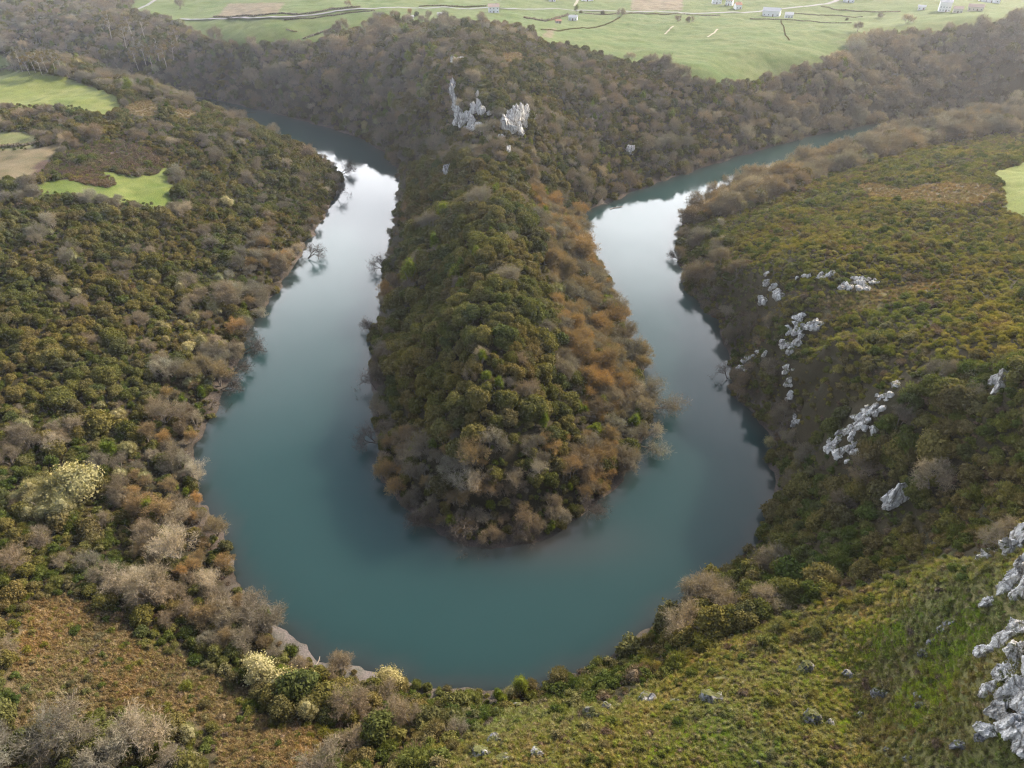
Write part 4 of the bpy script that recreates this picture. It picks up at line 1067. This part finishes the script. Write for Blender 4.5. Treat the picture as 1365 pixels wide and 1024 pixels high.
Hm = LM['bare']; Ho = LM['shrub']
hedge('long dark hedge just above the upper left road', [(285,23),(340,22),(400,20),(440,13),(480,10)], 2.2, 2.2, Hm, seed=1)
hedge('dark hedge along the near side of the upper left road', [(380,27),(410,25),(445,21),(475,17),(500,15)], 2.0, 1.6, Hm, seed=2)
hedge('straight hedge behind the road left of the white house', [(560,9),(600,9),(648,9)], 2, 1.8, Ho, seed=3)
hedge('dark hedge along the road right of the yard', [(778,18),(815,20),(850,18),(900,19),(960,21)], 1.8, 1.3, Hm, seed=4)
hedge('curved hedge round the yard field', [(722,40),(760,39),(795,37),(815,30),(826,24)], 1.5, 1.2, Ho, seed=5)
hedge('thin field boundary running right from the small pale building', [(1057,19),(1090,21),(1120,22),(1150,23)], 1.3, 1.0, Hm, seed=6)
hedge('lower field boundary ending at a rounded bare tree', [(1000,26),(1050,27),(1090,30),(1135,31)], 1.3, 1.0, Hm, seed=7)
hedge('curving hedge below the road bend at upper right', [(1095,9),(1115,14),(1145,16),(1175,17),(1200,16)], 1.5, 1.2, Hm, seed=8)
hedge('faint hedge line down the middle of the big meadow', [(1041,28),(1045,38),(1047,48),(1052,54)], 1.0, .6, Ho, seed=9)
hedge('dark scrub line on the brown edge of the upper left field', [(405,52),(420,47),(440,40),(455,37)], 4, 2.0, Hm, seed=10)
hedge('short dark timber pile in the upper left field', [(382,40),(388,41.5),(396,43)], 1.4, 1.2, Hm, 'brush_pile', 'brush pile', seed=11)
hedge('hedge between the left meadows on the hill', [(-20,196),(20,196),(50,192),(75,186)], 3.0, 2.2, Hm, seed=12)
hedge('line of bushes edging the small left meadow at the top', [(-10,93),(20,91),(45,92),(80,100)], 2.2, 1.6, Hm, seed=13)
hedge('scruffy yard bushes behind the crag meadow', [(700,24),(715,27),(730,28),(745,24),(758,20)], 4, 2.6, Hm, seed=14)

# ------------------------------------------------------------------ air
AIR = .0001
vm, nt, out = mat('haze_air')
pv = N(nt, 'ShaderNodeVolumePrincipled'); pv.inputs['Color'].default_value = (.93, .95, 1, 1); pv.inputs['Density'].default_value = AIR; pv.inputs['Anisotropy'].default_value = .70
L(nt, pv.outputs[0], out.inputs['Volume'])
Vs, Fs = [], []; box(Vs, Fs, -5200, 5200, -3200, 6200, -8, 175)
hz = obj('haze', mesh('haze', Vs, Fs, vm)); hz['kind'] = 'stuff'

# ------------------------------------------------------------------ light, sky, camera
SUN_AZ = 50     # degrees right of the view direction
SUN_EL = 30
wd = bpy.data.worlds.new('World'); scn.world = wd; wd.use_nodes = True
nt = wd.node_tree; nt.nodes.clear()
sky = N(nt, 'ShaderNodeTexSky', sky_type='NISHITA'); sky.sun_disc = False; sky.sun_elevation = R_(SUN_EL); sky.sun_rotation = R_(SUN_AZ); sky.air_density = 1.0; sky.dust_density = 2.5; sky.altitude = 150
# thin broken cloud
tc = N(nt, 'ShaderNodeTexCoord'); mp = N(nt, 'ShaderNodeMapping'); mp.inputs['Scale'].default_value = (1, 1, 3.0); L(nt, tc.outputs['Generated'], mp.inputs[0])
cn = N(nt, 'ShaderNodeTexNoise'); cn.inputs['Scale'].default_value = 2.0; cn.inputs['Detail'].default_value = 4; cn.inputs['Roughness'].default_value = .55; L(nt, mp.outputs[0], cn.inputs['Vector'])
sx = N(nt, 'ShaderNodeSeparateXYZ'); L(nt, tc.outputs['Generated'], sx.inputs[0])
lowb = ramp(nt, sx.outputs[2], [(0, (1, 1, 1)), (.36, (1, 1, 1)), (.50, (.55, .55, .55)), (.66, (.16, .16, .16)), (1, (.06, .06, .06))])
fr = N(nt, 'ShaderNodeMapRange'); fr.inputs[1].default_value = -.3; fr.inputs[2].default_value = .5; fr.inputs[3].default_value = .35; L(nt, sx.outputs[1], fr.inputs[0])
lm = N(nt, 'ShaderNodeMath', operation='MULTIPLY'); L(nt, lowb, lm.inputs[0]); L(nt, fr.outputs[0], lm.inputs[1])
cf = ramp(nt, cn.outputs['Fac'], [(.36, (.62, .62, .62)), (.58, (1, 1, 1))])
mfac = N(nt, 'ShaderNodeMath', operation='MULTIPLY'); L(nt, cf, mfac.inputs[0]); L(nt, lm.outputs[0], mfac.inputs[1])
mxc = mixc(nt, mfac.outputs[0], sky.outputs[0], (15, 15.4, 17))
b1 = ramp(nt, sx.outputs[2], [(0, (.3, .3, .3)), (.14, (1, 1, 1)), (.38, (1, 1, 1)), (.50, (.35, .35, .35)), (.62, (0, 0, 0))])
b2 = N(nt, 'ShaderNodeMapRange'); b2.inputs[1].default_value = .2; b2.inputs[2].default_value = .7; L(nt, sx.outputs[1], b2.inputs[0])
b3 = N(nt, 'ShaderNodeMath', operation='MULTIPLY'); L(nt, b1, b3.inputs[0]); L(nt, b2.outputs[0], b3.inputs[1])
b4 = N(nt, 'ShaderNodeMath', operation='MULTIPLY'); L(nt, b3.outputs[0], b4.inputs[0]); L(nt, cf, b4.inputs[1])
mxc = mixc(nt, b4.outputs[0], mxc, (36, 36.2, 37.5))
bg = N(nt, 'ShaderNodeBackground'); bg.inputs[1].default_value = .095; L(nt, mxc, bg.inputs[0])
wo = N(nt, 'ShaderNodeOutputWorld'); L(nt, bg.outputs[0], wo.inputs[0])
sl = bpy.data.lights.new('sun', 'SUN'); sl.energy = 5.0; sl.angle = R_(1.0); sl.color = (1.0, .83, .62)
so = bpy.data.objects.new('sun', sl); C.objects.link(so)
sd = Vector((math.sin(R_(SUN_AZ)) * math.cos(R_(SUN_EL)), math.cos(R_(SUN_AZ)) * math.cos(R_(SUN_EL)), math.sin(R_(SUN_EL))))
so.rotation_euler = sd.to_track_quat('Z', 'Y').to_euler()

cam = bpy.data.cameras.new('camera'); cam.sensor_width = 36; cam.lens = 36 * F / 1365; cam.clip_start = .5; cam.clip_end = 12000
co = bpy.data.objects.new('camera', cam); C.objects.link(co); co.location = (0, 0, CAMH); co.rotation_euler = (R_(90) - PITCH, 0, 0)
scn.camera = co
scn.render.engine = 'CYCLES'
scn.view_settings.view_transform = 'Standard'; scn.view_settings.look = 'None'; scn.view_settings.gamma = 1; scn.view_settings.exposure = 1.06
scn.cycles.use_denoising = True; scn.cycles.use_adaptive_sampling = False; scn.cycles.denoiser = 'OPENIMAGEDENOISE'; scn.cycles.denoising_input_passes = 'RGB_ALBEDO_NORMAL'; scn.cycles.denoising_prefilter = 'NONE'; scn.cycles.pixel_filter_type = 'BLACKMAN_HARRIS'; scn.cycles.filter_width = 1.25; scn.cycles.sample_clamp_indirect = 4; scn.cycles.max_bounces = 6; scn.cycles.volume_bounces = 0; scn.cycles.transparent_max_bounces = 4
